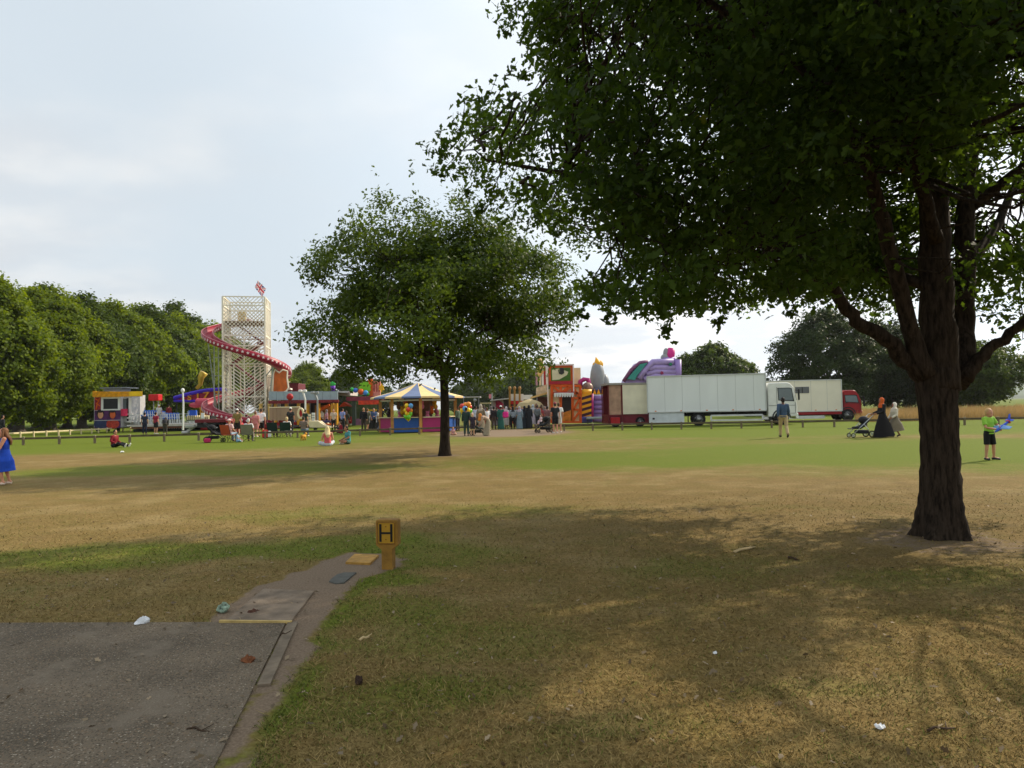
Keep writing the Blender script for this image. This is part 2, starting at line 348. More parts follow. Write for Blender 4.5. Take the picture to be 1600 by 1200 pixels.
# ---------------------------------------------------------------- asphalt path
def gravel_mat(name, base, chips, sc_=55):
    m = bpy.data.materials.new(name); m.use_nodes = True; t = m.node_tree; b = t.nodes['Principled BSDF']; L = t.links.new
    tc = N(t, 'ShaderNodeTexCoord'); vo = N(t, 'ShaderNodeTexVoronoi'); vo.inputs['Scale'].default_value = sc_; L(tc.outputs['Object'], vo.inputs['Vector'])
    n = N(t, 'ShaderNodeTexNoise'); n.inputs['Scale'].default_value = 1.6; n.inputs['Detail'].default_value = 7; L(tc.outputs['Object'], n.inputs['Vector'])
    r0 = N(t, 'ShaderNodeValToRGB'); e = r0.color_ramp.elements; e[0].position = .35; e[0].color = tuple(base[0]) + (1,); e[1].position = .68; e[1].color = tuple(base[1]) + (1,); L(n.outputs[0], r0.inputs[0])
    sp = N(t, 'ShaderNodeSeparateColor'); L(vo.outputs['Color'], sp.inputs[0])
    r1 = N(t, 'ShaderNodeValToRGB'); r1.color_ramp.interpolation = 'CONSTANT'; e = r1.color_ramp.elements
    for k in range(len(chips) - 2): e.new(.5)
    for k, (p, c) in enumerate(chips): e[k].position = p; e[k].color = tuple(c) + (1,)
    L(sp.outputs[0], r1.inputs[0])
    cf = N(t, 'ShaderNodeMath', operation='GREATER_THAN'); cf.inputs[1].default_value = .28; L(sp.outputs[1], cf.inputs[0])
    dd = N(t, 'ShaderNodeMath', operation='LESS_THAN'); dd.inputs[1].default_value = .5; L(vo.outputs['Distance'], dd.inputs[0])
    ml = N(t, 'ShaderNodeMath', operation='MULTIPLY'); L(cf.outputs[0], ml.inputs[0]); L(dd.outputs[0], ml.inputs[1])
    mx = N(t, 'ShaderNodeMix', data_type='RGBA'); L(ml.outputs[0], mx.inputs[0]); L(r0.outputs[0], mx.inputs[6]); L(r1.outputs[0], mx.inputs[7])
    n3 = N(t, 'ShaderNodeTexNoise'); n3.inputs['Scale'].default_value = 2.2; n3.inputs['Detail'].default_value = 8; n3.inputs['Roughness'].default_value = .68; L(tc.outputs['Object'], n3.inputs['Vector'])
    m3 = N(t, 'ShaderNodeMapRange', interpolation_type='SMOOTHSTEP'); m3.inputs[1].default_value = .5; m3.inputs[2].default_value = .66; m3.inputs[4].default_value = .75; L(n3.outputs[0], m3.inputs[0])
    mz = N(t, 'ShaderNodeMix', data_type='RGBA'); mz.inputs[7].default_value = (.21, .17, .125, 1); L(m3.outputs[0], mz.inputs[0]); L(mx.outputs[2], mz.inputs[6]); L(mz.outputs[2], b.inputs['Base Color']); b.inputs['Roughness'].default_value = .95; b.inputs['Specular IOR Level'].default_value = .12
    bp = N(t, 'ShaderNodeBump'); bp.inputs['Strength'].default_value = .7; bp.inputs['Distance'].default_value = .008; bp.invert = True; L(vo.outputs['Distance'], bp.inputs['Height']); L(bp.outputs[0], b.inputs['Normal'])
    return m
asphalt = gravel_mat('worn_asphalt', ((.115, .094, .068), (.205, .162, .114)), [(0, (.085, .066, .046)), (.35, (.165, .128, .09)), (.62, (.22, .155, .10)), (.86, (.30, .245, .18)), (.97, (.40, .34, .26))], 105)
mb = MB(); mb.prism([(p.x, p.y, .012) for p in PATH], (0, 0, -.05)); o = mb.build('path', asphalt); o['kind'] = 'structure'; o['label'] = 'worn tarmac path with pale chippings'
conc = mat('weathered_concrete', (130, 114, 96), .9, var=.45, scale=6, bump=.5, bscale=70)
def slab(name, pix, h, m, label, cat, kind=None, parent=None):
    P = [G(*p) for p in pix]; c = sum(P, Vector()) / len(P)
    mb = MB(); top = [(p.x - c.x, p.y - c.y, h) for p in P]; n = len(P)
    ins = [((x * .985), (y * .985), h + .003) for x, y, z in top]
    bot = [(x, y, -.03) for x, y, z in top]
    mb.raw(bot + top + ins, [tuple(range(2 * n, 3 * n))] + [(i, (i + 1) % n, n + (i + 1) % n, n + i) for i in range(n)] + [(n + i, n + (i + 1) % n, 2 * n + (i + 1) % n, 2 * n + i) for i in range(n)])
    o = mb.build(name, m); o.location = c; tag(o, label, cat, None, kind); return o
slab('concrete_slab', [(352, 973), (455, 973.5), (491, 926), (412, 922)], .014, conc, 'worn rectangular concrete slab laid at the end of the tarmac path', 'slab')
slab('broken_paving_stone', [(514, 910), (524, 913), (538, 912), (546, 905), (557, 896), (538, 896), (527, 899), (520, 904)], .009, mat('grey_stone', (92, 92, 86), .9, var=.25, scale=9, bump=.5), 'small broken grey stone half buried in the bare soil', 'stone')
# kerb strip at the right of the path and the yellow timber strip at its end
mb = MB(); a = p2 + Vector((.02, -.02, 0)); sd_ = Vector((-edir.y, edir.x, 0)); k = a + edir * 1.2
q = [a, k, k + sd_ * .07, a + sd_ * .07]
mb.prism([(p.x, p.y, .016) for p in q], (0, 0, -.06)); o = mb.build('kerb_edging', mat('kerb_concrete', (124, 110, 92), .9, var=.4, scale=8, bump=.4)); o['kind'] = 'structure'; o['label'] = 'narrow concrete edging along the tarmac path'
mb = MB(); a, b2 = G(343, 975.2), G(456, 975.2); mb.bar((a.x, a.y, .02), (b2.x, b2.y, .014), .02, .02)
tag(mb.build('edging_strip', mat('yellow_timber', (196, 168, 104), .7, var=.3, scale=12)), 'pale yellow timber strip between the concrete slab and tarmac', 'edging strip')

# ---------------------------------------------------------------- leaf meshes
OAK = np.array([(0, 0), (.2, .22), (.12, .38), (.3, .56), (.16, .72), (0, 1.0), (-.18, .76), (-.29, .54), (-.12, .36), (-.2, .2)])
LIME = np.array([(0, 0), (.32, .2), (.4, .55), (.16, .82), (0, 1.05), (-.2, .8), (-.42, .5), (-.28, .15)])
def leaves(name, cen, nor, size, shape, m, tone, parent, rng, droop=0.0):
    n, k = len(cen), len(shape)
    nor = nor / (np.linalg.norm(nor, axis=1, keepdims=True) + 1e-9)
    a = rng.normal(size=(n, 3)); a[:, 2] -= droop
    u = a - nor * (a * nor).sum(1, keepdims=True); u /= np.linalg.norm(u, axis=1, keepdims=True) + 1e-9
    v = np.cross(nor, u)
    fold = np.abs(shape[:, 0]) * .35
    co = cen[:, None, :] + size[:, None, None] * (v[:, None, :] * shape[None, :, 0, None] + u[:, None, :] * (shape[None, :, 1, None] - .5) + nor[:, None, :] * fold[None, :, None])
    me = bpy.data.meshes.new(name)
    me.vertices.add(n * k); me.vertices.foreach_set('co', co.astype(np.float32).ravel())
    me.loops.add(n * k); me.loops.foreach_set('vertex_index', np.arange(n * k, dtype=np.int32))
    me.polygons.add(n); me.polygons.foreach_set('loop_start', np.arange(n, dtype=np.int32) * k); me.update(calc_edges=True)
    me.attributes.new('tone', 'FLOAT', 'FACE').data.foreach_set('value', np.clip(tone, 0, 1).astype(np.float32))
    me.materials.append(m)
    o = bpy.data.objects.new(name, me); col.objects.link(o)
    if parent: o.parent = parent
    return o
def bark(name, c0, c1):
    m = bpy.data.materials.new(name); m.use_nodes = True; t = m.node_tree; b = t.nodes['Principled BSDF']; L = t.links.new
    tc = N(t, 'ShaderNodeTexCoord'); mp = N(t, 'ShaderNodeMapping'); mp.inputs['Scale'].default_value = (1, 1, .16); L(tc.outputs['Object'], mp.inputs[0])
    n = N(t, 'ShaderNodeTexNoise'); n.inputs['Scale'].default_value = 26; n.inputs['Detail'].default_value = 6; n.inputs['Roughness'].default_value = .65; L(mp.outputs[0], n.inputs['Vector'])
    r = N(t, 'ShaderNodeValToRGB'); e = r.color_ramp.elements; e[0].position = .36; e[0].color = tuple(c0) + (1,); e[1].position = .62; e[1].color = tuple(c1) + (1,); L(n.outputs[0], r.inputs[0])
    L(r.outputs[0], b.inputs['Base Color']); b.inputs['Roughness'].default_value = .95; b.inputs['Specular IOR Level'].default_value = .1
    bp = N(t, 'ShaderNodeBump'); bp.inputs['Strength'].default_value = .9; bp.inputs['Distance'].default_value = .014; L(n.outputs[0], bp.inputs['Height']); L(bp.outputs[0], b.inputs['Normal'])
    return m
bark_oak = bark('oak_bark', (.013, .0095, .007), (.052, .038, .027)); bark_grey = bark('grey_bark', (.04, .034, .027), (.12, .1, .08))
def wig(a, b, n, amp, rng):
    a, b = np.array(a, float), np.array(b, float); L_ = np.linalg.norm(b - a)
    p = [a + (b - a) * t + (rng.normal(size=3) * amp * L_ * math.sin(math.pi * t)) for t in np.linspace(0, 1, n)]
    return p
def crown_points(rng, clumps, per, sig, flat=.65):
    cen = np.repeat(clumps, per, 0); off = rng.normal(size=cen.shape) * sig; off[:, 2] *= flat
    return cen + off, off

# ---- the big oak in front on the right
def big_oak():
    rng = np.random.default_rng(3); B = np.array(G(1471, 838))
    root = empty('oak_tree', Vector(B), 0, 'tall dark oak with thick forked trunk shading the dry grass in front', 'tree')
    def A(px, py, D): return np.array(At(px, py, D)) - B
    D0 = B[1]; mb = MB()
    def limb(pts, rad, n=10):
        P = []; Rr = []
        for i in range(len(pts) - 1):
            for t in np.linspace(0, 1, 5, endpoint=False):
                P.append(Vector(pts[i] * (1 - t) + pts[i + 1] * t) + Vector(rng.normal(size=3) * .012)); Rr.append(rad[i] * (1 - t) + rad[i + 1] * t)
        P.append(Vector(pts[-1])); Rr.append(rad[-1]); mb.tube(P, Rr, n); return [np.array(q) for q in P]
    # trunk with root flare: ring by ring
    def flare(t): return .190 + .125 * math.exp(-t * 6) + .05 * max(0, t - .75)
    prof = []
    for i in range(26):
        t = i / 25; z = -.05 + t * 1.95; cx = (A(1472 + (3 if t > .6 else 0), 700, D0))[0] * 0 + (.02 * math.sin(t * 3))
        ring = []
        for j in range(28):
            a = 2 * math.pi * j / 28; bump = 1 + (.22 * math.exp(-t * 6)) * math.sin(a * 5 + 1) + .03 * math.sin(a * 9 + t * 2) + .05 * max(0, t - .6) * math.cos(2 * a)
            r = flare(t) * bump * (1 + .03 * rng.normal()); ring.append(Vector((cx + r * math.cos(a) * (1 + .25 * max(0, t - .7)), r * math.sin(a), z)))
        prof.append(ring)
    v = [p for r in prof for p in r]; f = [(i * 28 + j, i * 28 + (j + 1) % 28, (i + 1) * 28 + (j + 1) % 28, (i + 1) * 28 + j) for i in range(25) for j in range(28)] + [tuple(range(25 * 28, 26 * 28))]
    mb.raw(v, f)
    S = []
    S += limb([A(1470, 610, D0), A(1466, 540, D0), A(1462, 430, D0 + .1), A(1460, 300, D0 + .2), A(1450, 130, D0 + .3), A(1440, -60, D0 + .2), A(1430, -260, D0)], [.215, .188, .172, .15, .115, .08, .03])
    S += limb([A(1492, 600, D0 + .15), A(1506, 520, D0 + .35), A(1508, 400, D0 + .6), A(1512, 280, D0 + .9), A(1530, 100, D0 + 1.4), A(1550, -100, D0 + 1.8)], [.17, .13, .115, .1, .07, .03])
    S += limb([A(1446, 590, D0), A(1395, 540, D0 - .1), A(1340, 500, D0 - .2), A(1300, 455, D0 - .3), A(1240, 395, D0 - .4), A(1130, 340, D0 - .5), A(1000, 300, D0 - .6), A(880, 270, D0 - .7), A(760, 250, D0 - .8)], [.13, .085, .072, .064, .056, .045, .036, .028, .012])
    S += limb([A(1448, 585, D0 - .1), A(1420, 510, D0 - .15), A(1398, 420, D0 - .3), A(1375, 330, D0 - .5), A(1345, 230, D0 - .8), A(1250, 100, D0 - .9), A(1100, 0, D0 - .9), A(950, -60, D0 - .8)], [.12, .088, .08, .072, .062, .046, .034, .015])
    S += limb([A(1505, 590, D0 + .05), A(1545, 545, D0), A(1600, 505, D0 - .1), A(1680, 440, D0 - .2), A(1800, 360, D0 - .3), A(1950, 300, D0 - .5)], [.10, .062, .052, .045, .03, .012])
    S += limb([A(1462, 450, D0), A(1400, 430, D0 + .4), A(1310, 410, D0 + 1.2), A(1180, 380, D0 + 2.2), A(1040, 380, D0 + 3.2)], [.08, .06, .05, .035, .012])
    S += limb([A(1462, 380, D0 - .1), A(1440, 280, D0 - .4), A(1400, 150, D0 - .9), A(1330, 0, D0 - 1.3)], [.08, .065, .05, .02])
    S += limb([A(1508, 420, D0 + .6), A(1560, 350, D0 + 1.5), A(1600, 260, D0 + 2.8), A(1610, 180, D0 + 4.2)], [.07, .055, .04, .015])
    S += limb([A(1508, 330, D0 + .8), A(1640, 230, D0 + .3), A(1850, 120, D0 - .6), A(2050, 60, D0 - 1.2)], [.07, .05, .035, .015])
    S += limb([A(1445, 130, D0), A(1250, 40, D0 + .8), A(1050, 40, D0 + 1.8), A(900, 60, D0 + 2.6)], [.06, .045, .03, .012])
    S = np.array(S)
    # outline in the photo of where leaves may be seen
    OUT = [(752, -900), (752, 0), (775, 25), (800, 42), (822, 95), (850, 128), (835, 150), (790, 140), (750, 165), (722, 195), (690, 210), (668, 245), (700, 285), (745, 290), (765, 330), (800, 365), (850, 352), (885, 385), (915, 405),
           (950, 395), (925, 425), (885, 440), (905, 470), (935, 482), (985, 488), (1030, 510), (1060, 492), (1100, 490), (1150, 492), (1185, 478), (1240, 480), (1290, 470), (1330, 490), (1370, 500), (1420, 470), (1500, 470), (1560, 520), (1600, 545), (2600, 560), (2600, -900)]
    cand = rng.normal(size=(34000, 3)); cand /= np.linalg.norm(cand, axis=1, keepdims=True)
    cand *= (rng.random((34000, 1)) ** .42) * np.array([[6.3, 6.1, 4.1]]); cand += np.array([[-.2, -.1, 6.15]])
    low = np.column_stack([rng.uniform(-4.5, 6.0, 2600), rng.uniform(-2.5, 5.8, 2600), rng.uniform(2.3, 5.2, 2600)]); low = low[np.hypot(low[:, 0], low[:, 1]) < 6]
    cand = np.vstack([low[:1500], cand]); W = cand + B; px, py = proj(W)
    shp = W + rng.normal(size=W.shape) * .0
    ok = inpoly(px, py, OUT) & (W[:, 1] > 2.6)
    rr = np.hypot(cand[:, 0], cand[:, 1])
    ok &= cand[:, 2] > np.interp(rr, [0, 1.2, 2.5, 4, 5.6, 6.5], [2.9, 2.35, 2.2, 2.3, 3.0, 3.9])
    lump = fbm(cand[:, 0] * 1.0 + cand[:, 2] * .7 + 40, cand[:, 1] + cand[:, 2] * .6 + 17, 1.15, 3, 4)
    ok &= lump > .485
    # thin, open places: right of the trunk and inside over the fork
    thin = (px > 1340) & (py > 225) & (py < 560); ok &= ~(thin & (rng.random(len(px)) < .12))
    for hx, hy, ra in ((1390, 300, 38), (1290, 340, 34), (1245, 150, 26), (1560, 330, 50), (1590, 270, 40), (1525, 250, 20), (1120, 240, 14), (1240, 255, 18), (1560, 500, 40), (1410, 380, 28), (960, 395, 26), (900, 400, 20), (1550, 95, 12), (850, 330, 14), (1580, 440, 26)):
        ok &= ~((np.hypot(px - hx, (py - hy) * 1.25) < ra) & (rng.random(len(px)) < .93))
    stems = (px > 1325) & (px < 1545) & (py > 270) & (py < 620) & (W[:, 1] < B[1] + .25); ok &= ~(stems & (rng.random(len(px)) < .93))
    thin2 = (px > 1540) & (py < 560); ok &= ~(thin2 & (rng.random(len(px)) < .5))
    C = cand[ok]
    # open gaps where the sun comes through to the ground in front
    for gx_, gy_, ra in ((905, 950, .34), (960, 945, .3), (1005, 872, .26), (1080, 868, .22), (1390, 975, .36), (1470, 985, .38), (1550, 965, .42), (1590, 1010, .4), (1430, 1030, .28), (1290, 1085, .34), (1120, 1100, .36), (1010, 1070, .3), (930, 1062, .26), (1200, 1150, .4), (1350, 1170, .45), (1480, 1110, .4), (1560, 1140, .45), (1060, 1185, .4), (1210, 905, .2), (1480, 870, .3), (1560, 880, .35), (850, 1120, .25), (700, 1190, .3), (620, 1050, .2), (1590, 1190, .5)):
        g = np.array(G(gx_, gy_)) - B; sv = np.array(SUN); d_ = C - g; t_ = d_ @ sv
        C = C[np.linalg.norm(d_ - t_[:, None] * sv, axis=1) > ra * .82]
    C = C[:2500]
    # twigs from nearest limb point
    d2 = ((C[:, None, :] - S[None, :, :]) ** 2).sum(2); near = S[d2.argmin(1)]
    for i in range(len(C)):
        a, c = near[i], C[i]; L_ = np.linalg.norm(c - a)
        if L_ > 1.7: a = c + (a - c) * (1.7 / L_)
        P = wig(a, c, 5, .06, rng); qx, qy = proj(np.array(P) + B)
        if not inpoly(qx, qy, OUT).all(): continue
        mb.tube([Vector(q) for q in P], [.004 + .0075 * min(3, L_) * (1 - t) ** 1.2 for t in np.linspace(0, 1, 5)], 5, cap=False)
    shoots = []
    for (ax, ay, bx, by) in ((735, 190, 728, 148), (745, 180, 752, 138), (700, 225, 676, 205), (715, 215, 703, 176), (690, 235, 664, 226), (780, 150, 801, 96), (765, 155, 771, 124), (700, 270, 672, 258), (735, 290, 722, 306), (755, 310, 748, 332), (800, 45, 772, 30), (830, 110, 806, 112), (900, 480, 892, 500), (1040, 500, 1046, 524), (1120, 488, 1126, 508), (960, 484, 952, 500), (1240, 476, 1236, 496), (870, 345, 866, 372)):
        for k_ in range(1):
            dd_ = D0 - .8 + rng.normal() * .5; p0, p1 = A(ax + rng.normal() * 8, ay + 10, dd_), A(bx + rng.normal() * 6, by, dd_); P = wig(p0, p1, 6, .05, rng)
            mb.tube([Vector(q) for q in P], [.005, .0045, .004, .003, .0025, .0015], 4, cap=False)
            shoots += [P[q] * (1 - t_) + P[q + 1] * t_ + rng.normal(size=3) * .035 for q in range(5) for t_ in (.15, .4, .65, .9)]
    shoots = np.array(shoots)
    tr = mb.build('trunk', bark_oak, root, True)
    per = 88; cen, off = crown_points(rng, C, per, .165, .75)
    px, py = proj(cen + B)
    JIT = inpoly(px + rng.normal(size=len(px)) * 9, py + rng.normal(size=len(px)) * 9, OUT)
    keep = JIT; cen, off = cen[keep], off[keep]
    ct = np.concatenate([np.repeat(rng.random(len(C)), per)[keep], np.full(len(shoots), .5)]); cen = np.vstack([cen, shoots])
    out = cen - np.array([[0, 0, 5.5]]); out /= np.linalg.norm(out, axis=1, keepdims=True)
    nor = rng.normal(size=cen.shape) * .6 + out * .45 + np.array([[0, 0, .55]])
    tone = .12 + .42 * ct + .46 * rng.random(len(cen))
    leaves('crown', cen, nor, rng.uniform(.06, .118, len(cen)), OAK, leafmat('oak_leaves', (.012, .028, .005), (.052, .090, .013), .45, (.15, .11, .02), glow=2.6), tone, root, rng, .5)
big_oak()

# ---- generic broadleaf tree
def tree_parts(seed, H, rx, ry, zb, nclump, per, sig, lsz, shape, m, bm, trunk_r, peak=.5, ragged=.25, low=0.0, inner=.45, fork=None, mask=None, twigs=True, base=None, shoots=0, gapt=-.28, skirt=0.0):
    rng = np.random.default_rng(seed); mb = MB(); zc, rz = (H + zb) / 2, (H - zb) / 2
    ft = fork or zb + .25 * (H - zb)
    mb.tube([(0, 0, -.1), (0, 0, .12), (.01, 0, .5), (.03, .02, ft * .6), (.0, .03, ft)], [trunk_r * 1.75, trunk_r * 1.35, trunk_r * 1.08, trunk_r * .92, trunk_r * .85], 14)
    S = [np.array((0, 0, ft * .9))]
    for k in range(9):
        a = k * 2.4 + rng.random(); e = rng.uniform(.25, .95) if k else 1.4
        end = np.array((math.cos(a) * rx * .72 * math.cos(e), math.sin(a) * ry * .72 * math.cos(e), ft + (H - ft) * .85 * math.sin(e)))
        s0 = np.array((0, 0, ft * rng.uniform(.82, 1.0))); P = wig(s0, end, 7, .07, rng)
        mb.tube([Vector(q) for q in P], [trunk_r * .5 * (1 - .88 * t) for t in np.linspace(0, 1, 7)], 7); S += [np.array(q) for q in P[1:]]
    S = np.array(S)
    d = rng.normal(size=(nclump * 4, 3)); d /= np.linalg.norm(d, axis=1, keepdims=True)
    lum = np.array([mnoise.noise(Vector((q[0] * 1.7, q[1] * 1.7, q[2] * 1.7 + seed * 3.1))) for q in d])
    rad = (inner + (1 - inner) * rng.random(len(d)) ** .7) * (1 + ragged * lum)
    C = d * rad[:, None] * np.array([[rx, ry, rz]])
    up = np.clip(C[:, 2] / rz, -1, 1)
    C[:, :2] *= (1 - peak * np.clip(up, 0, 1) ** 2)[:, None]
    C[:, :2] *= (1 + skirt * np.clip(-up, 0, 1))[:, None]
    C[:, 2] += zc
    ok = np.ones(len(C), bool)
    gap = np.array([mnoise.noise(Vector((q[0] * .8, q[1] * .8, q[2] * .8 + seed))) for q in C]); ok &= gap > gapt
    if mask is not None: ok &= mask(C)
    C = C[ok][:nclump]
    if twigs:
        near = S[((C[:, None, :] - S[None]) ** 2).sum(2).argmin(1)]
        for i in range(0, len(C), 2):
            P = wig(near[i], C[i], 4, .06, rng); mb.tube([Vector(q) for q in P], [trunk_r * .13 * (1 - .85 * t) for t in np.linspace(0, 1, 4)], 4, cap=False)
    cen, off = crown_points(rng, C, per, sig)
    ct = np.repeat(rng.random(len(C)), per)
    if shoots:
        i = rng.integers(0, len(C), shoots); s0 = C[i]; i = np.arange(len(s0))[(s0[:, 2] > zc - .2 * rz)]; s0 = s0[i]
        L_ = rng.uniform(.3, .8, len(s0)); dirn = (s0 - np.array([[0, 0, zc]])); dirn /= np.linalg.norm(dirn, axis=1, keepdims=True); dirn = dirn * .6 + np.array([[0, 0, .9]])
        t = rng.random((len(s0), 12)); extra = (s0[:, None, :] + dirn[:, None, :] * (L_[:, None, None] * (t[:, :, None] + .3)) + rng.normal(size=(len(s0), 12, 3)) * .05).reshape(-1, 3)
        cen = np.vstack([cen, extra]); ct = np.concatenate([ct, np.full(len(extra), .6)])
    out = cen - np.array([[0, 0, zc]]); out /= np.linalg.norm(out, axis=1, keepdims=True) + 1e-9
    nor = rng.normal(size=cen.shape) * .55 + out * .55 + np.array([[0, 0, .45]])
    tone = .1 + .45 * ct + .45 * rng.random(len(cen))
    return mb, cen, nor, rng.uniform(lsz * .65, lsz * 1.25, len(cen)), tone, rng
def tree(name, label, cat, loc, group, m, bm, shape, rz=0, scale=1.0, **kw):
    root = empty(name, loc, rz, label, cat, group)
    mb, cen, nor, sz, tone, rng = tree_parts(m=m, bm=bm, shape=shape, **kw)
    mb.build('trunk', bm, root, True); leaves('crown', cen, nor, sz, shape, m, tone, root, rng, .4)
    root.scale = (scale,) * 3
    return root
lf_mid = leafmat('small_oak_leaves', (.020, .042, .006), (.080, .122, .015), .40, (.12, .12, .03))
b0 = G(695, 712)
OUT2 = [(445, 540), (465, 480), (470, 430), (500, 370), (540, 315), (590, 300), (640, 284), (700, 300), (760, 310), (800, 360), (850, 380), (880, 420), (890, 470), (880, 500), (912, 545), (890, 560), (850, 590), (800, 596), (740, 600), (700, 612), (640, 596), (560, 598), (500, 580), (478, 545)]
def mask2(C):
    px, py = proj(C + np.array(b0)); return inpoly(px, py, OUT2)
tree('oak_tree', 'round young oak on a slender bare trunk standing alone mid field', 'tree', b0, None, lf_mid, bark_oak, OAK, seed=12, H=8.3, rx=4.9, ry=4.7, zb=2.15, nclump=640, per=112, sig=.27, lsz=.14, trunk_r=.155, peak=.2, ragged=.6, inner=.3, gapt=-.1, skirt=.42, fork=2.9, mask=mask2, shoots=190)

# ---- the wood on the left: prototypes shared by copies
lf_wood = leafmat('lime_leaves', (.040, .072, .007), (.170, .225, .022), .42)
lf_wood2 = leafmat('dark_wood_leaves', (.026, .048, .008), (.085, .125, .018), .3)
GW = 'trees of the wood on the left'
WOOD = [  # px, base depth, proto, scale, label
    (-40, 62, 0, .88, 'leafy lime cut by the left picture edge at the start of the wood'),
    (30, 74, 1, .92, 'leafy lime over the thick leftmost trunk behind the low rail'),
    (80, 80, 0, 1.0, 'leafy lime on a stout trunk left of the yellow roofed pay booth'),
    (128, 88, 2, 1.02, 'lime with low hanging leaves just behind the yellow roofed pay booth'),
    (60, 100, 2, 1.24, 'tallest round topped tree rising above the wood near its left end'),
    (185, 97, 1, 1.12, 'leafy tree behind the right end of the pay booth roof'),
    (160, 112, 0, 1.2, 'dark round topped tree second along the skyline of the wood'),
    (225, 108, 2, 1.12, 'leafy tree behind the red box on two poles'),
    (222, 124, 1, 1.36, 'tree third along the skyline of the wood, between two domed tops'),
    (268, 118, 0, 1.14, 'leafy tree standing behind the purple and red ride sign'),
    (276, 138, 2, 1.42, 'dark domed tree fourth along the skyline left of the slide tower'),
    (310, 130, 1, 1.18, 'tree behind the bent yellow ride arm'),
    (328, 146, 0, 1.26, 'last tree of the wood skyline touching the red slide curve'),
    (365, 150, 2, 1.1, 'tree hidden behind the white lattice slide tower'),
    (425, 165, 1, .86, 'low pale tree just right of the lattice slide tower'),
    (478, 172, 0, .84, 'tree showing between the slide tower and the round young oak'),
    (535, 180, 2, .78, 'tree behind the dodgem pavilion under the young oak crown'),
    (20, 90, 1, 1.0, 'shaded tree in second row behind the thick leftmost trunk'),
    (105, 96, 1, 1.0, 'shaded tree in second row between the two stout trunks'),
]
protos = {}
for i, (px, D, p, s, lab) in enumerate(WOOD):
    loc = Vector((At(px, 650, D).x, D, 0))
    if p not in protos:
        kw = [dict(seed=21, H=15.2, rx=6.4, ry=6.2, zb=1.6), dict(seed=22, H=14.6, rx=5.9, ry=6.3, zb=1.9), dict(seed=23, H=15.6, rx=6.0, ry=6.0, zb=1.7)][p]
        protos[p] = tree('broadleaf_tree', lab, 'tree', loc, GW, (lf_wood, lf_wood, lf_wood2)[p], bark_grey, LIME, nclump=640, per=105, sig=.5, lsz=.33, trunk_r=.5, peak=.42, ragged=.42, inner=.66, fork=4.5, twigs=False, **kw)
        o = protos[p]
    else: o = copy_tree(protos[p])
    o.location = loc; o.rotation_euler = (0, 0, i * 1.7); o.scale = (s, s, s); o['label'] = lab
# undergrowth under the wood: dark ground shade is real shade from the crowns
# ---- trees on the right and far away
lf_dark = leafmat('dark_leaves', (.018, .032, .010), (.05, .078, .018), .28)
GR = 'trees beyond the tall dry grass on the right'
for i, (px, D, kw, lab) in enumerate([
    (1292, 84, dict(seed=31, H=12.6, rx=6.0, ry=5.6, zb=.7), 'dark dense tree behind the red cabbed lorry'),
    (1392, 88, dict(seed=32, H=11.8, rx=5.6, ry=5.6, zb=.7), 'dark dense tree behind the two walking women'),
    (1460, 92, dict(seed=34, H=11.5, rx=5.5, ry=5.6, zb=.7), 'dark tree mostly hidden behind the big oak trunk'),
    (1518, 80, dict(seed=33, H=8.2, rx=5.0, ry=5.0, zb=.7), 'greener rounded tree at the right behind the boy with the toy plane')]):
    tree('broadleaf_tree', lab, 'tree', Vector((At(px, 640, D).x, D, 0)), GR, lf_dark if i < 3 else lf_wood2, bark_grey, LIME, nclump=540, per=90, sig=.4, lsz=.25, trunk_r=.4, peak=.35, ragged=.35, inner=.55, fork=2.5, twigs=False, **kw)
GD = 'distant trees across the park'
far_proto = None
FAR = [(1122, 110, 1.02, 'domed pale tree rising above the white lorry roof'), (1080, 112, .88, 'tree just left of the domed tree above the white lorry'), (1150, 118, .84, 'low tree at the right shoulder of the domed tree above the lorry'),
       (742, 190, .92, 'far tree right of the young oak trunk above the balloons'), (718, 215, .82, 'far tree touching the right of the striped stall roof'), (768, 205, .95, 'far tree above the crowd between balloons and grey stall'), (800, 200, 1.0, 'far tree above the grey canopied stall'),
       (822, 185, 1.12, 'far tree behind the red and white stall'), (850, 190, 1.1, 'far tree left of the orange fun house'), (590, 210, 1.0, 'far tree left of the striped stall roof'), (560, 200, 1.0, 'far tree behind the orange and green ride front'), (640, 215, .9, 'far tree behind the striped stall roof peak')]
for i, (px, D, s, lab) in enumerate(FAR):
    loc = Vector((At(px, 640, D).x, D, 0))
    if far_proto is None: o = far_proto = tree('broadleaf_tree', lab, 'tree', loc, GD, lf_wood2, bark_grey, LIME, seed=41, H=10, rx=5.2, ry=5.0, zb=.6, nclump=420, per=44, sig=.42, lsz=.42, trunk_r=.35, peak=.35, ragged=.35, inner=.6, fork=2.5, twigs=False)
    else: o = copy_tree(far_proto)
    o.location = loc; o.rotation_euler = (0, 0, i * 2.3); o.scale = (s, s, s); o['label'] = lab
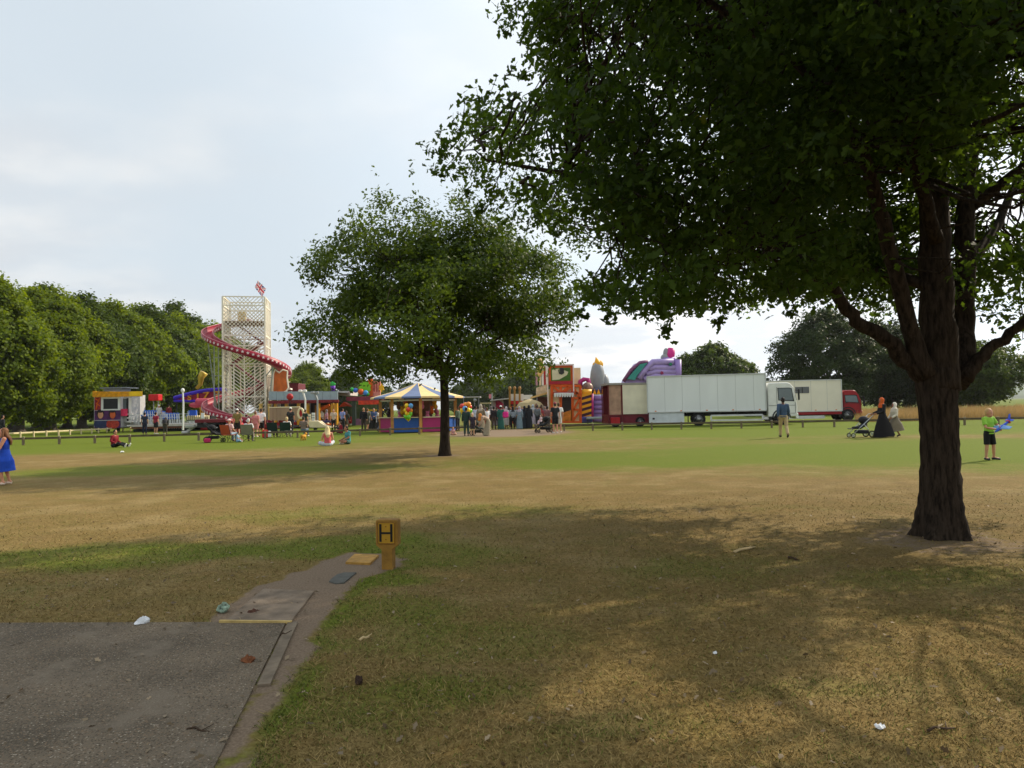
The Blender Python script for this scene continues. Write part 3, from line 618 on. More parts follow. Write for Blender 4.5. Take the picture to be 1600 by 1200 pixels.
# hills and a far wood on the right horizon
def hills():
    v, f = [], []; n = 60
    for i in range(n + 1):
        x = 700 + 2600 * i / n; h = min(1, i / 8) * (30 + 30 * fbm(np.array([x]), np.array([3.0]), 500, 3, 2)[0])
        v += [(x, 1500, -1), (x, 1620, h * .7), (x, 1800, h), (x, 2300, -1)]
    for i in range(n):
        for j in range(3): a = i * 4 + j; f.append((a, a + 4, a + 5, a + 1))
    o = mesh_obj('hills', v, f, mat('wooded_hillside', (70, 92, 66), .95, var=.5, scale=.02), None, None, True); o['kind'] = 'structure'; o['label'] = 'low wooded hills on the right horizon'
hills()
def tufts(name, label, pos, h, w_, m, rng, lean=.25, kind='stuff', per=1):
    n = len(pos); a = rng.random(n) * 2 * math.pi; hh = h * rng.uniform(.5, 1.15, n); ln = rng.normal(size=(n, 2)) * lean * hh[:, None]
    sx, sy = np.cos(a) * w_ * .5, np.sin(a) * w_ * .5; z = np.zeros(n)
    P0 = np.column_stack([pos[:, 0] - sx, pos[:, 1] - sy, z]); P1 = np.column_stack([pos[:, 0] + sx, pos[:, 1] + sy, z])
    P2 = np.column_stack([pos[:, 0] + ln[:, 0], pos[:, 1] + ln[:, 1], hh])
    me = bpy.data.meshes.new(name); me.vertices.add(n * 3); me.vertices.foreach_set('co', np.stack([P0, P1, P2], 1).astype(np.float32).ravel())
    me.loops.add(n * 3); me.loops.foreach_set('vertex_index', np.arange(n * 3, dtype=np.int32)); me.polygons.add(n); me.polygons.foreach_set('loop_start', np.arange(n, dtype=np.int32) * 3); me.update(calc_edges=True)
    me.materials.append(m); o = bpy.data.objects.new(name, me); col.objects.link(o); o['kind'] = kind; o['label'] = label
    return o, me
rng = np.random.default_rng(5)
def tone_attr(me, t): me.attributes.new('tone', 'FLOAT', 'FACE').data.foreach_set('value', np.clip(t, 0, 1).astype(np.float32))
# tall dry grass strip
n = 30000; D = rng.uniform(52, 78, n); px = rng.uniform(1335, 1750, n)
x = (px - 800) / FPX * D
pos = np.column_stack([x, D]); hgt = .55 + .6 * fbm(x, D, 3, 3, 6) + .35 * (fbm(x, D, .8, 2, 9) - .5)
o, me = tufts('tall_grass', 'tall straw coloured grass beyond the low rail fence on the right', pos, hgt, .05, leafmat('straw', (.16, .12, .045), (.40, .29, .13), .3), rng, .2)
tone_attr(me, .25 + .75 * fbm(x, D, 2, 3, 14) * rng.uniform(.6, 1.2, n))
# turf blades close to the camera
def turf():
    n = 620000; u = rng.random(n); D = 2.2 + (30 - 2.2) * u ** 1.5
    x = (rng.random(n) * 1.6 - .8) * D
    g, b = masks(x, D); ip = inpoly(x, D, PATH) & (seg_d(x, D, PATH) > .05 * rng.random(n) ** 2); keep = (~ip) & (rng.random(n) > b * 1.25)
    slabp = [G(*p) for p in ((352, 973), (455, 973.5), (491, 926), (412, 922))]; keep &= ~inpoly(x, D, slabp)
    keep &= (fbm(x, D, .35, 3, 77) > .14) & (rng.random(n) > np.clip((D - 4) / 9, 0, 1) ** .6)
    x, D, g = x[keep], D[keep], g[keep]; n = len(x)
    pos = np.column_stack([x, D]); h = (.006 + .020 * rng.random(n) ** 2 + .012 * g) * (1 + D / 30)
    m = bpy.data.materials.new('turf_blades'); m.use_nodes = True; t = m.node_tree; bs = t.nodes['Principled BSDF']; L = t.links.new
    a1 = N(t, 'ShaderNodeAttribute', attribute_name='tone'); a2 = N(t, 'ShaderNodeAttribute', attribute_name='grn')
    r1 = N(t, 'ShaderNodeValToRGB'); e = r1.color_ramp.elements; e[0].color = (.11, .075, .026, 1); e[1].color = (.37, .27, .105, 1)
    r2 = N(t, 'ShaderNodeValToRGB'); e = r2.color_ramp.elements; e[0].color = (.045, .062, .01, 1); e[1].color = (.19, .215, .045, 1)
    mx = N(t, 'ShaderNodeMix', data_type='RGBA'); L(a1.outputs['Fac'], r1.inputs[0]); L(a1.outputs['Fac'], r2.inputs[0]); L(a2.outputs['Fac'], mx.inputs[0]); L(r1.outputs[0], mx.inputs[6]); L(r2.outputs[0], mx.inputs[7])
    L(mx.outputs[2], bs.inputs['Base Color']); bs.inputs['Roughness'].default_value = .8; bs.inputs['Specular IOR Level'].default_value = .1
    o, me = tufts('grass', 'short parched turf with greener tufts', pos, h, .0042 * (1 + D / 9), m, rng, 1.2)
    tone_attr(me, rng.random(n)); me.attributes.new('grn', 'FLOAT', 'FACE').data.foreach_set('value', (rng.random(n) < g * 1.05).astype(np.float32))
turf()
# fallen leaves and bits
def fallen():
    n = 1100; D = 2.4 + 8 * rng.random(n) ** 1.4; x = (rng.random(n) * 1.5 - .72) * D
    c = np.column_stack([x, D, rng.uniform(.01, .025, n)]); nor = np.tile([[0, 0, 1.0]], (n, 1)) + rng.normal(size=(n, 3)) * .4
    o = leaves('fallen_leaves', c, nor, rng.uniform(.015, .05, n), OAK, leafmat('dead_leaves', (.10, .07, .038), (.36, .28, .18), .1), rng.random(n) ** 1.6, None, rng)
    o['kind'] = 'stuff'; o['label'] = 'dead oak leaves and bits scattered over the dry turf'
fallen()
# ---------------------------------------------------------------- low rail fences
timber = mat('fence_timber', (118, 104, 82), .85, var=.3, scale=6, stretch=(1, 1, .3)); timber_d = mat('rail_timber', (92, 80, 62), .85, var=.3, scale=3)
postcap = mat('post_cap', (186, 180, 166), .8, var=.2)
def rail_fence(label, pts, spacing, h, group=None, m1=timber, m2=timber_d, capped=True, pw=.11):
    pts = [Vector((p[0], p[1], 0)) for p in pts]
    root = empty('rail_fence', pts[0], 0, label, 'fence', group); b = pts[0]
    rl = MB(); acc = 0.0; first = None
    for i in range(len(pts) - 1):
        a, c = pts[i] - b, pts[i + 1] - b
        rl.bar(a + Vector((0, 0, h - .06)), c + Vector((0, 0, h - .06)), .13, .11)
        L_ = (c - a).length; d = (c - a) / L_; t = acc
        while t < L_:
            p = a + d * t; off = Vector((-d.y, d.x, 0)) * (-.10 if d.x > 0 else .10); q = p + off
            if first is None:
                mb = MB(); mb.cbox(-pw / 2, pw / 2, -pw / 2, pw / 2, -.1, h + .02, .012); mb.m = 1; mb.cbox(-pw / 2 - .004, pw / 2 + .004, -pw / 2 - .004, pw / 2 + .004, h + .02, h + .035, .004)
                first = mb.build('post', [m1, postcap if capped else m1], root); o = first
            else: o = first.copy(); col.objects.link(o); o.parent = root
            o.location = q; o.rotation_euler = (0, 0, math.atan2(d.y, d.x) + random.uniform(-.1, .1)); t += spacing
        acc = t - L_
    rl.build('rail', m2, root)
GF = 'low timber rail fences across the park'
rail_fence('long low rail fence left of the gap by the young oak', [(-36, 37.6), (-29.3, 39), (-20, 40.6), (-9, 43.4), (-2.6, 45.6)], 1.82, .42, GF)
rail_fence('long low rail fence passing in front of the lorries', [(1.5, 45.6), (5.2, 44.8), (16, 43.8), (30, 41.6), (44, 39.4)], 1.82, .44, GF)
rail_fence('pale small knee rail fence in front of the wood on the left', [(-41, 50), (At(20, 650, 53).x, 53), (At(145, 650, 62).x, 62), (At(210, 650, 69).x, 69)], 1.35, .42, None, mat('pale_timber', (206, 190, 150), .8, var=.2), mat('pale_timber', (206, 190, 150)), False, .09)

# ---------------------------------------------------------------- lorries
def wheel(parent, x, y, r, w_=.28, side=-1, name='wheel'):
    t = MB(); prof = [(r * .62, -w_ / 2), (r * .95, -w_ / 2), (r, -w_ * .35), (r, w_ * .35), (r * .95, w_ / 2), (r * .62, w_ / 2)]
    t.lathe(prof, n=24); rot = Matrix.Rotation(R(90), 3, 'X'); t.v = [rot @ p + Vector((x, y, r)) for p in t.v]
    o = t.build(name, black, parent, False)
    h = MB(); h.lathe([(r * .62, -w_ * .50), (r * .54, -w_ * .2), (r * .34, -w_ * .12), (r * .3, -w_ * .34), (r * .16, -w_ * .36), (r * .14, -w_ * .56), (.02, -w_ * .58)], n=18)
    h.v = [Matrix.Rotation(R(90) if side > 0 else R(-90), 3, 'X') @ Vector((p.x, p.y, p.z)) for p in h.v]
    for p in h.v: p.y = side * abs(p.y) if True else p.y
    h.v = [p + Vector((x, y, r)) for p in h.v]
    h.build('rim', mat('steel_rim', (170, 172, 172), .4, .6), o, True)
    return o
def lorry(label, x, y, rz, L_, boxm, skirtm, cabm, boxz, H, cabH, capL, striped=None, locker=None, guard=None, wheels=(), W=2.5, cabh=True):
    r = empty('box_lorry', (x, y, 0), rz, label, 'lorry', 'box lorries parked behind the rail fence')
    mb = MB(); mb.cbox(0, L_, 0, W, boxz, H, .04); mb.build('cargo_box', boxm, r)
    tr = MB(); tm = mat('box_trim', (196, 198, 196), .5, .3)
    for xx in (0, L_): tr.bar((xx, -.012, boxz), (xx, -.012, H), .07, .07)
    tr.bar((0, -.012, boxz), (L_, -.012, boxz), .07, .08); tr.bar((0, -.012, H - .02), (L_, -.012, H - .02), .07, .08)
    tr.build('box_trim', tm, r)
    sm_ = MB(); k_ = 1.22
    while k_ < L_ - .3: sm_.box(k_, k_ + .018, -.004, .004, boxz + .05, H - .06); k_ += 1.22
    sm_.build('panel_seam', mat('seam_grey', (168, 170, 168), .6), r)
    ml = MB(); [ml.box(.5 + i * (L_ - 1) / 4, .62 + i * (L_ - 1) / 4, -.02, -.004, boxz + .05, boxz + .11) for i in range(5)]; ml.build('marker_lights', mat('amber_lens', (220, 120, 30), .3), r)
    mf = MB()
    for wx in wheels: mf.box(wx - .75, wx - .7, .05, .5, .2, .85)
    mf.build('mud_flap', black, r)
    ch = MB(); ch.box(.1, L_ + capL * .8, .75, W - .75, boxz - .34, boxz - .012); [ch.box(.4 + i * L_ / 7, .5 + i * L_ / 7, .1, W - .1, boxz - .16, boxz - .01) for i in range(7)]; ch.build('chassis', darkg, r)
    if striped: s = MB(); s.box(0.02, L_ - .02, .012, W - .012, boxz - .26, boxz - .006); s.build('side_skirt', skirtm, r)
    if locker: s = MB(); s.cbox(locker[0], locker[1], .02, W - .02, .12, boxz - .05, .02); s.build('side_locker', mat('locker_white', (206, 212, 216), .5), r); h = MB(); h.box(locker[0] + .25, locker[0] + .4, -.01, .03, .5, .62); h.build('latch', darkg, r)
    if guard:
        g = MB(); a, c, z0, z1 = guard
        for z in (z0, z1): g.bar((a, .03, z), (c, .03, z), .05, .11)
        for xx in (a, c): g.bar((xx, .03, z0), (xx, .03, z1), .11, .05)
        g.build('side_guard', mat('guard_rail', (204, 206, 206), .5), r)
    for wx in wheels: wheel(r, wx, .16, .48); wheel(r, wx, W - .16, .48, side=1)
    # cab: side profile extruded, softened
    x0 = L_ + .12; x1 = L_ + capL; p = [(x0, .55), (x1 - .12, .55), (x1, .7), (x1 + .02, 1.25), (x1 - .02, 1.6), (x1 - .2, cabH - .35), (x1 - .42, cabH - .06), (x1 - .6, cabH), (x0 + .1, cabH), (x0, cabH - .12)]
    mb = MB(); ins = .07
    cx = sum(q[0] for q in p) / len(p); cz = sum(q[1] for q in p) / len(p)
    def ring(yy, s): return [(cx + (a - cx) * s, yy, cz + (b - cz) * s) for a, b in p]
    rings = [ring(.06, .955), ring(.10, .985), ring(.2, 1), ring(W - .2, 1), ring(W - .1, .985), ring(W - .06, .955)]; n = len(p)
    mb.raw([q for rg in rings for q in rg], [tuple(range(n)), tuple(range(6 * n - 1, 5 * n - 1, -1))] + [(k * n + i, (k + 1) * n + i, (k + 1) * n + (i + 1) % n, k * n + (i + 1) % n) for k in range(5) for i in range(n)])
    cab = mb.build('cab', cabm, r)
    wz0, wz1 = 1.72 if cabH > 2.9 else 1.5, cabH - .42
    wd = MB(); wd.prism([(x1 - 1.22, .045, wz1), (x1 - 1.18, .045, wz0 + .02), (x1 - .98, .045, wz0), (x1 - .24, .045, wz0 - .05), (x1 - .36, .045, wz1 - .05), (x1 - .5, .045, wz1)], (0, .03, 0)); wd.build('side_window', glass, cab)
    fr = MB(); fr.prism([(x1 - 1.27, .056, wz1 + .05), (x1 - 1.23, .056, wz0 - .02), (x1 - .98, .056, wz0 - .06), (x1 - .18, .056, wz0 - .1), (x1 - .32, .056, wz1 + .0), (x1 - .48, .056, wz1 + .05)], (0, .02, 0)); fr.build('window_seal', black, cab)
    ws = MB(); ws.prism([(x1 - .005, .25, 1.7), (x1 - .005, W - .25, 1.7), (x1 - .175, W - .3, cabH - .38), (x1 - .175, .3, cabH - .38)], (.02, 0, .004)); ws.build('windscreen', glass, cab)
    d = MB()
    for xx in (x1 - 1.32, x1 - .12): d.bar((xx, .052, .8), (xx, .052, wz1 + .1 if xx < x1 - 1 else 1.55), .018, .02)
    d.bar((x1 - 1.32, .052, .8), (x1 - .12, .052, .8), .02, .018); d.bar((x0 + .05, .05, 1.35), (x1 - .1, .05, 1.35), .02, .02); d.build('door_seam', darkg, cab)
    h = MB(); h.box(x1 - 1.2, x1 - 1.02, .03, .06, 1.42, 1.47); h.build('door_handle', darkg, cab)
    mi = MB(); mi.bar((x1 - .12, .03, cabH - .55), (x1 + .1, -.18, cabH - .6), .03); mi.cbox(x1 + .03, x1 + .13, -.3, -.1, cabH - 1.25, cabH - .5, .03); mi.build('mirror', black, cab)
    bm2 = MB(); bm2.cbox(x1 - .1, x1 + .07, .08, W - .08, .4, .82, .04); bm2.build('bumper', cabm, cab)
    hl = MB(); [hl.cbox(x1 + .04, x1 + .085, a, a + .35, .6, .76, .02) for a in (.2, W - .55)]; hl.build('headlight', mat('headlight_glass', (230, 230, 220), .15), cab)
    fx = x1 - 1.05; wheel(r, fx, .16, .48); wheel(r, fx, W - .16, .48, side=1)
    ar = MB(); pr = [(fx + math.cos(a) * .62, math.sin(a) * .62 + .5) for a in [math.pi * k / 10 for k in range(11)]]
    ar.raw([(a, .035, b) for a, b in pr] + [(fx + (a - fx) * .86, .035, .5 + (b - .5) * .86) for a, b in pr] + [(a, .5, b) for a, b in pr], [(i, i + 1, 12 + i, 11 + i) for i in range(10)] + [(i, 22 + i, 23 + i, i + 1) for i in range(10)]); ar.build('wheel_arch', darkg, cab)
    st = MB(); st.box(x0 + .05, fx - .6, .1, .3, .35, .55); st.build('cab_step', darkg, cab)
    return r
paint_w = mat('lorry_white', (224, 227, 226), .4, var=.07, scale=.7, stretch=(1, 1, .3)); paint_c = mat('lorry_cream', (222, 216, 198), .45, var=.07, scale=.8); redl = mat('lorry_red', (146, 22, 32), .35, var=.08)
a = At(1012, 640, 51.2); c = At(1246, 640, 49.2); rz = math.atan2(c.y - a.y, c.x - a.x); Lt = math.hypot(c.x - a.x, c.y - a.y)
lorry('long white box lorry with white cab and pale side guard rail', a.x, a.y, rz, Lt - 2.05, paint_w, None, white, 1.02, 3.62, 2.95, 2.05, locker=(.08, 2.55), guard=(4.4, Lt - 2.3, .38, .72), wheels=(3.55,))
a = At(1168, 640, 56.2); c = At(1348, 640, 55.4); rz = math.atan2(c.y - a.y, c.x - a.x); Lt = math.hypot(c.x - a.x, c.y - a.y)
r2 = lorry('cream box lorry with red skirt and red cab parked behind the long white lorry', a.x, a.y, rz, Lt - 1.55, paint_c, redl, redl, .82, 3.27, 2.42, 1.5, striped=True, guard=(1.2, Lt - 2.9, .3, .42), wheels=(2.2,))
mb = MB(); xx = (At(1246, 620, 55.5).x - a.x); mb.box(xx, xx + 1.05, -.03, -.012, 2.25, 2.75); mb.m = 1; mb.box(xx + .5, xx + .56, -.04, -.013, 2.25, 2.75); mb.build('vent_window', [mat('dull_glass', (96, 98, 100), .3), darkg], r2)

# maroon showman's trailer with an open end
a = At(951, 640, 51.5); 
T = empty('showman_trailer', (a.x, a.y, 0), R(3), 'maroon showman trailer with open end and cream side panel beside the white lorry', 'trailer')
Wd, Ln, Hh = 2.9, 3.0, 3.15
mb = MB(); mb.box(0, Wd, 0, .06, .95, 3.05); 
pm = mat('aged_cream_panel', (222, 215, 190), .6, var=.12, scale=1.2)
fr = MB(); z0, z1 = .25, 3.12
for (x_, y_) in ((0, 0), (Wd, 0), (0, 2.6), (Wd, 2.6), (1.0, 0)): fr.bar((x_, y_, z0), (x_, y_, z1), .07)
for z in (z0 + .05, .85, z1): fr.bar((0, 0, z), (Wd, 0, z), .07); fr.bar((0, 2.6, z), (Wd, 2.6, z), .07); fr.bar((0, 0, z), (0, 2.6, z), .1); fr.bar((Wd, 0, z), (Wd, 2.6, z), .1)
fr.build('frame', maroon, T)
mb = MB(); mb.box(.98 + .06, Wd - .05, -.02, .03, .92, 3.05); mb.build('side_panel', pm, T)
mb = MB(); mb.box(.06, .94, .05, .08, .9, 3.05); mb.build('folded_door', mat('brown_board', (176, 140, 116), .7, var=.3), T)
mb = MB(); mb.box(.03, Wd - .03, .02, 2.58, .3, .82); mb.build('skirt', mat('maroon_skirt', (108, 20, 38), .5, var=.25), T)
mb = MB(); mb.box(-.06, Wd + .06, -.06, 2.64, 3.06, 3.2); mb.build('roof', mat('roof_grey', (150, 146, 140), .6), T)
mb = MB(); mb.box(.05, Wd - .05, 2.5, 2.55, .85, 3.1); mb.build('back_panel', maroon, T)
for x_ in (.5, 2.3): wheel(T, x_, .12, .36)
mb = MB(); mb.cbox(.1, .75, -.35, -.05, .25, .7, .03); mb.build('battery_box', red, T)

# ---------------------------------------------------------------- helter skelter tower
tw = mat('tower_cream', (234, 227, 208), .6, var=.12); tgrn = mat('support_grey_green', (150, 158, 146), .6)
chm = mat('slide_crimson', (150, 20, 48), .4, var=.12, scale=1.5); star = mat('star_white', (226, 206, 206), .6); rim_m = mat('slide_rim', (196, 120, 128), .5)
def helter():
    D = 70; c0 = At(387, 650, D); r = empty('helter_skelter', (c0.x, D, 0), R(12), 'cream lattice helter skelter tower with crimson star trimmed spiral slide', 'fairground ride')
    hw, H = 1.92, 12.75
    p = MB()
    for sx in (-1, 1):
        for sy in (-1, 1): p.bar((sx * hw, sy * hw, 0), (sx * hw, sy * hw, H), .17)
    for z in (.15, 3.1, 6.25, 8.0, 9.0, 11.9, H):
        for s in (-1, 1): p.bar((-hw, s * hw, z), (hw, s * hw, z), .1); p.bar((s * hw, -hw, z), (s * hw, hw, z), .1)
    for x_ in (-.95, .95):
        p.bar((x_, -hw, 0), (x_, -hw, 6.25), .09); p.bar((x_, hw, 0), (x_, hw, 6.25), .09)
    p.bar((0, -hw, 0), (0, -hw, 9), .09)
    p.build('frame', tw, r)
    def face(rot):
        m = MB(); st = .34; wv = .062
        def slat(xa, za, xb, zb_):
            a = rot @ Vector((xa, -hw - .01, za)); b = rot @ Vector((xb, -hw - .01, zb_)); m.bar(a, b, .035, wv)
        z = -1.4
        while z < 8.9:
            for s in (-1, 1):           # herringbone: falls to the middle
                xa, za, xb, zb_ = s * hw, z + 1.5, 0, z
                if zb_ < .1: t = (.1 - zb_) / (za - zb_); zb_ = .1; xb = s * hw * t
                if za > 8.95: t = (za - 8.95) / max(.01, za - zb_); za = 8.95; xa = s * hw * (1 - t)
                if za > zb_ + .05: slat(xa, za, xb, zb_)
            z += st
        k = -3.8
        while k < 3.8:                   # crossed lattice at the top
            for s in (-1, 1):
                x0, x1 = max(-hw, k), min(hw, k + 3.8)
                if x1 > x0: slat(s * x0, 9.0 + (x0 - k), s * x1, 9.0 + (x1 - k))
            k += .36
        return m
    for k in range(4): face(Matrix.Rotation(R(90 * k), 3, 'Z')).build('lattice_panel', tw, r)
    # inner red stair
    s = MB()
    for k in range(5):
        z0 = k * 2.1; sg = 1 if k % 2 else -1
        s.prism([(-sg * 1.4, -.2, z0), (-sg * 1.4, .9, z0), (sg * 1.4, .9, z0 + 2.1), (sg * 1.4, -.2, z0 + 2.1)], (0, 0, .22)); s.box(sg * 1.4 - .35, sg * 1.4 + .35, -1.2, 1.2, z0 + 2.0, z0 + 2.1)
    s.build('inner_stair', mat('stair_red', (122, 40, 44), .6), r)
    fl = MB(); fl.box(-hw, hw, -hw, hw, 10.3, 10.4); fl.build('top_floor', mat('deck_brown', (126, 96, 66), .7), r)
    inn = MB(); inn.cbox(-.8, -.1, -.4, .3, 10.4, 11.5, .05); inn.build('top_cabin', mat('cabin_sand', (196, 172, 116), .6), r)
    # spiral chute: angle measured from +x, counter clockwise; front is -90 deg
    key = [(110, 10.75), (140, 10.35), (180, 9.55), (225, 8.45), (270, 7.35), (315, 6.45), (360, 5.55), (405, 4.75), (450, 3.95), (495, 3.15), (540, 2.35), (585, 1.55), (630, .85), (665, .42), (690, .2)]
    ang = np.arange(104, 691, 3.0); zz = np.interp(ang, [k[0] for k in key], [k[1] for k in key]); ker = np.ones(7) / 7; zz = np.convolve(np.pad(zz, 3, 'edge'), ker, 'valid')
    prof = [(3.15, .46), (3.18, .04), (3.3, -.06), (3.95, -.06), (4.1, .04), (4.13, .46)]
    off = R(-12)
    V = [(rr * math.cos(R(a) + off), rr * math.sin(R(a) + off), z + h) for a, z in zip(ang, zz) for rr, h in prof]; n = 6
    Fc = [(i * n + j, i * n + j + 1, (i + 1) * n + j + 1, (i + 1) * n + j) for i in range(len(ang) - 1) for j in range(5)]
    sl = mesh_obj('slide', V, Fc, [chm, star], None, r, True)
    so_ = sl.modifiers.new('thick', 'SOLIDIFY'); so_.thickness = .05
    rm = MB()
    for rr in (3.15, 4.13): rm.tube([(rr * math.cos(R(a) + off), rr * math.sin(R(a) + off), z + .47) for a, z in zip(ang, zz)], .045, 6)
    rm.build('slide_rim', rim_m, sl, True)
    st = MB()
    for a in np.arange(112, 686, 6.4):
        z = np.interp(a, ang, zz) + .2; ca = R(a) + off; rad = Vector((math.cos(ca), math.sin(ca), 0)); tan = Vector((-math.sin(ca), math.cos(ca), 0))
        for rr, dr in ((4.16, .03), (3.13, -.03)):
            pts = []
            for q in range(10):
                rr2 = (.165 if q % 2 == 0 else .07); aa = math.pi / 2 + q * math.pi / 5
                pts.append(rad * (rr + .01 * (1 if dr > 0 else -1)) + tan * rr2 * math.cos(aa) + Vector((0, 0, z + rr2 * math.sin(aa))))
            st.prism(pts, rad * dr)
    st.build('star_trim', star, sl)
    for a, z in ((150, 10.0), (195, 9.0), (330, 6.0), (375, 5.1), (420, 4.3), (510, 2.7), (555, 1.9)):
        ca = R(a) + off; q = Vector((3.65 * math.cos(ca), 3.65 * math.sin(ca), z - .1)); inner = Vector((max(-hw, min(hw, q.x)), max(-hw, min(hw, q.y)), z - 1.0))
        sp = MB(); sp.bar(q, inner, .08); sp.bar(q, (q.x * .72, q.y * .72, 0) if a in (195, 330) else (inner.x, inner.y, z - .1), .09); sp.build('slide_support', tgrn, r)
    sp = MB()
    for x_ in (-2.6, -3.0): sp.bar((x_, -.4, 0), (x_, -.4, 8.6), .1)
    for z in (1.5, 3.4, 5.2, 7.0): sp.bar((-2.6, -.4, z), (-3.0, -.4, z), .07); sp.bar((-2.6, -.4, z), (-1.9, -.4, z), .07)
    sp.build('support_mast', tgrn, r)
    # entrance deck, pillars and orange board on the right
    e = MB(); e.box(2.1, 4.2, -1.4, .6, 3.75, 3.9); [e.bar((x_, y_, 0), (x_, y_, 5.2), .1) for x_ in (2.2, 3.0) for y_ in (-1.3, .5)]
    for z in (4.5, 5.1): e.bar((2.1, -1.4, z), (4.2, -1.4, z), .07)
    e.build('side_landing', tw, r)
    y_ = MB()
    for x_ in (1.55, 2.35): y_.lathe([(.16, 0), (.16, 2.2), (.2, 2.25), (.2, 2.4)], (x_, -2.35, 0), 12)
    y_.build('entrance_pillar', mat('pillar_cream_yellow', (232, 196, 112), .5), r)
    ol = [(0, .1), (.12, 2.3), (.35, 2.75), (.8, 2.45), (1.2, 2.75), (1.75, 2.6), (1.7, 1.9), (1.85, .9), (1.6, .55), (1.0, .35), (.4, -.15)]
    b = MB(); b.prism([(2.55 + x_ * .82, -1.9, 3.05 + z_ * .95) for x_, z_ in ol], (0, .1, 0)); bo = b.build('sign_board', mat('board_orange', (206, 104, 36), .5, var=.45, scale=1.6, stretch=(1, 1, .6)), r)
    b = MB(); q = [Vector((2.55 + x_ * .82, -1.93, 3.05 + z_ * .95)) for x_, z_ in ol]; b.tube(q + [q[0]], .09, 6); b.build('board_edge', mat('edge_cream', (240, 228, 200), .5), bo)
    b = MB(); b.cbox(-3.4, 5.2, -4.6, -4.35, .05, .6, .03); b.cbox(4.0, 4.2, -4.4, -2.2, .05, .6, .03); b.build('low_wall', mat('low_wall_red', (150, 22, 30), .5, var=.15), r)
    mt = MB(); mt.box(-1.2, 3.6, -4.2, -2.4, .02, .12); mt.build('landing_mat', maroon, r)
    lt = MB(); lt.bar((1.2, hw, H), (1.2, hw, H + 1.9), .06); lt.build('flagpole', grey, r)
    # union flag, blown up towards the left
    nu, nv = 30, 18; fw, fh = 1.7, 1.0; V, Fc, mi = [], [], []
    ux, uz = Vector((-.42, -.5, .62)).normalized(), Vector((.35, .2, .9)).normalized()
    base = Vector((1.2, hw - .05, H + .55))
    for j in range(nv + 1):
        for i in range(nu + 1):
            u, v = i / nu, j / nv; q = base + ux * (u * fw * .8) + uz * (v * fh * (1 - .25 * u)) + Vector((.12, -.3, -.1)) * math.sin(u * 7 + v * 1.5) * u * .5
            V.append(q)
    for j in range(nv):
        for i in range(nu):
            x_, y2 = (i + .5) / nu * 2 - 1, (j + .5) / nv - .5   # x -1..1, y -.5...5
            d1 = abs(y2 - x_ * .5) / 1.118; d2 = abs(y2 + x_ * .5) / 1.118; d = min(d1, d2); c = 0
            if d < .1: c = 1
            if d < .04: c = 2
            if abs(x_) < .17 or abs(y2) < .17: c = 1
            if abs(x_) < .1 or abs(y2) < .1: c = 2
            a = j * (nu + 1) + i; Fc.append((a, a + 1, a + nu + 2, a + nu + 1)); mi.append(c)
    mesh_obj('flag', V, Fc, [mat('flag_blue', (60, 62, 120), .8), mat('flag_white', (228, 222, 224), .8), mat('flag_red', (176, 44, 64), .8)], mi, r, True)
helter()

# ---------------------------------------------------------------- pay booth
T = Px('pay_booth', 'fairground pay booth with yellow fascia, dark window and painted figures', 'pay booth', 180, 65)
navy = mat('booth_navy', (78, 30, 84), .5, var=.5, scale=2)
T.pb('body', mat('booth_white', (206, 204, 204), .5), 147, 618, 189, 668, .04, 3.2)
T.pb('end_room', mat('booth_grey', (182, 182, 180), .5), 189.3, 617, 206, 660, .5, 2.9)
mb = MB(); T.pbox(mb, 146, 612, 221.5, 620, -.5, -.35); T.pbox(mb, 144.5, 611, 146, 620, -.5, 3.3)
for i in range(24): x_ = 146 + i * 2.2; T.pbox(mb, x_, 612.4, x_ + 1.1, 619.6, -.53, -.501)
T.part('fascia', mb, mat('fascia_yellow', (226, 158, 16), .5, var=.3, scale=4))
T.pb('fascia_end', mat('fascia_bright', (244, 196, 24), .5), 202, 611.6, 221.5, 619, -.62, -.54)
mb = MB(); T.pbox(mb, 156, 605, 198, 606.6, .3, 2.4); T.pbox(mb, 162, 606.6, 190, 611, .6, 2.2); T.part('roof_solar_panel', mb, mat('roof_panel_grey', (128, 134, 140), .4, .4))
wn = T.pb('window', white, 158, 620, 187, 641, -.06, .03)
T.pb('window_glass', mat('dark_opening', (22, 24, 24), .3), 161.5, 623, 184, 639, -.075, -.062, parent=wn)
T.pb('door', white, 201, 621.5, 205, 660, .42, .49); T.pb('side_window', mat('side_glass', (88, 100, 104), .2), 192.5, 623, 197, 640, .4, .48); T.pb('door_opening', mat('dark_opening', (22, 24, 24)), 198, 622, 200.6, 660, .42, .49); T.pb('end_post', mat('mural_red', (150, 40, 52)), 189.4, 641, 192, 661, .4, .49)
T.pb('mural_panel', navy, 147.5, 641.5, 188, 669, -.03, .035)
T.pb('side_mural', mat('mural_red', (150, 40, 52), .5, var=.4, scale=5), 147.5, 620.5, 157, 641, -.02, .035)
mb = MB()
for q in ([(149, 623), (155, 627), (150, 630), (156, 634)], [(150, 640), (152, 631), (156, 622)]): mb.tube([T.P(x_, y_, -.05) for x_, y_ in q], .06, 5)
T.part('graffiti', mb, orange)
def figure(x0, skin, coat):           # painted bust, a generic figure
    mb = MB(); mb.m = 0; mb.ell(T.P(x0, 648, -.04), (.26, .02, .36), 14, 8); mb.m = 1; mb.ell(T.P(x0, 662.5, -.034), (.62, .012, .42), 14, 8); mb.m = 2; mb.ell(T.P(x0 - .4, 646.6, -.03), (.36, .02, .42), 12, 8); mb.ell(T.P(x0 - .3, 643.4, -.05), (.24, .02, .1), 10, 6)
    T.part('painted_figure', mb, [skin, coat, mat('painted_hair', (40, 28, 34), .6)])
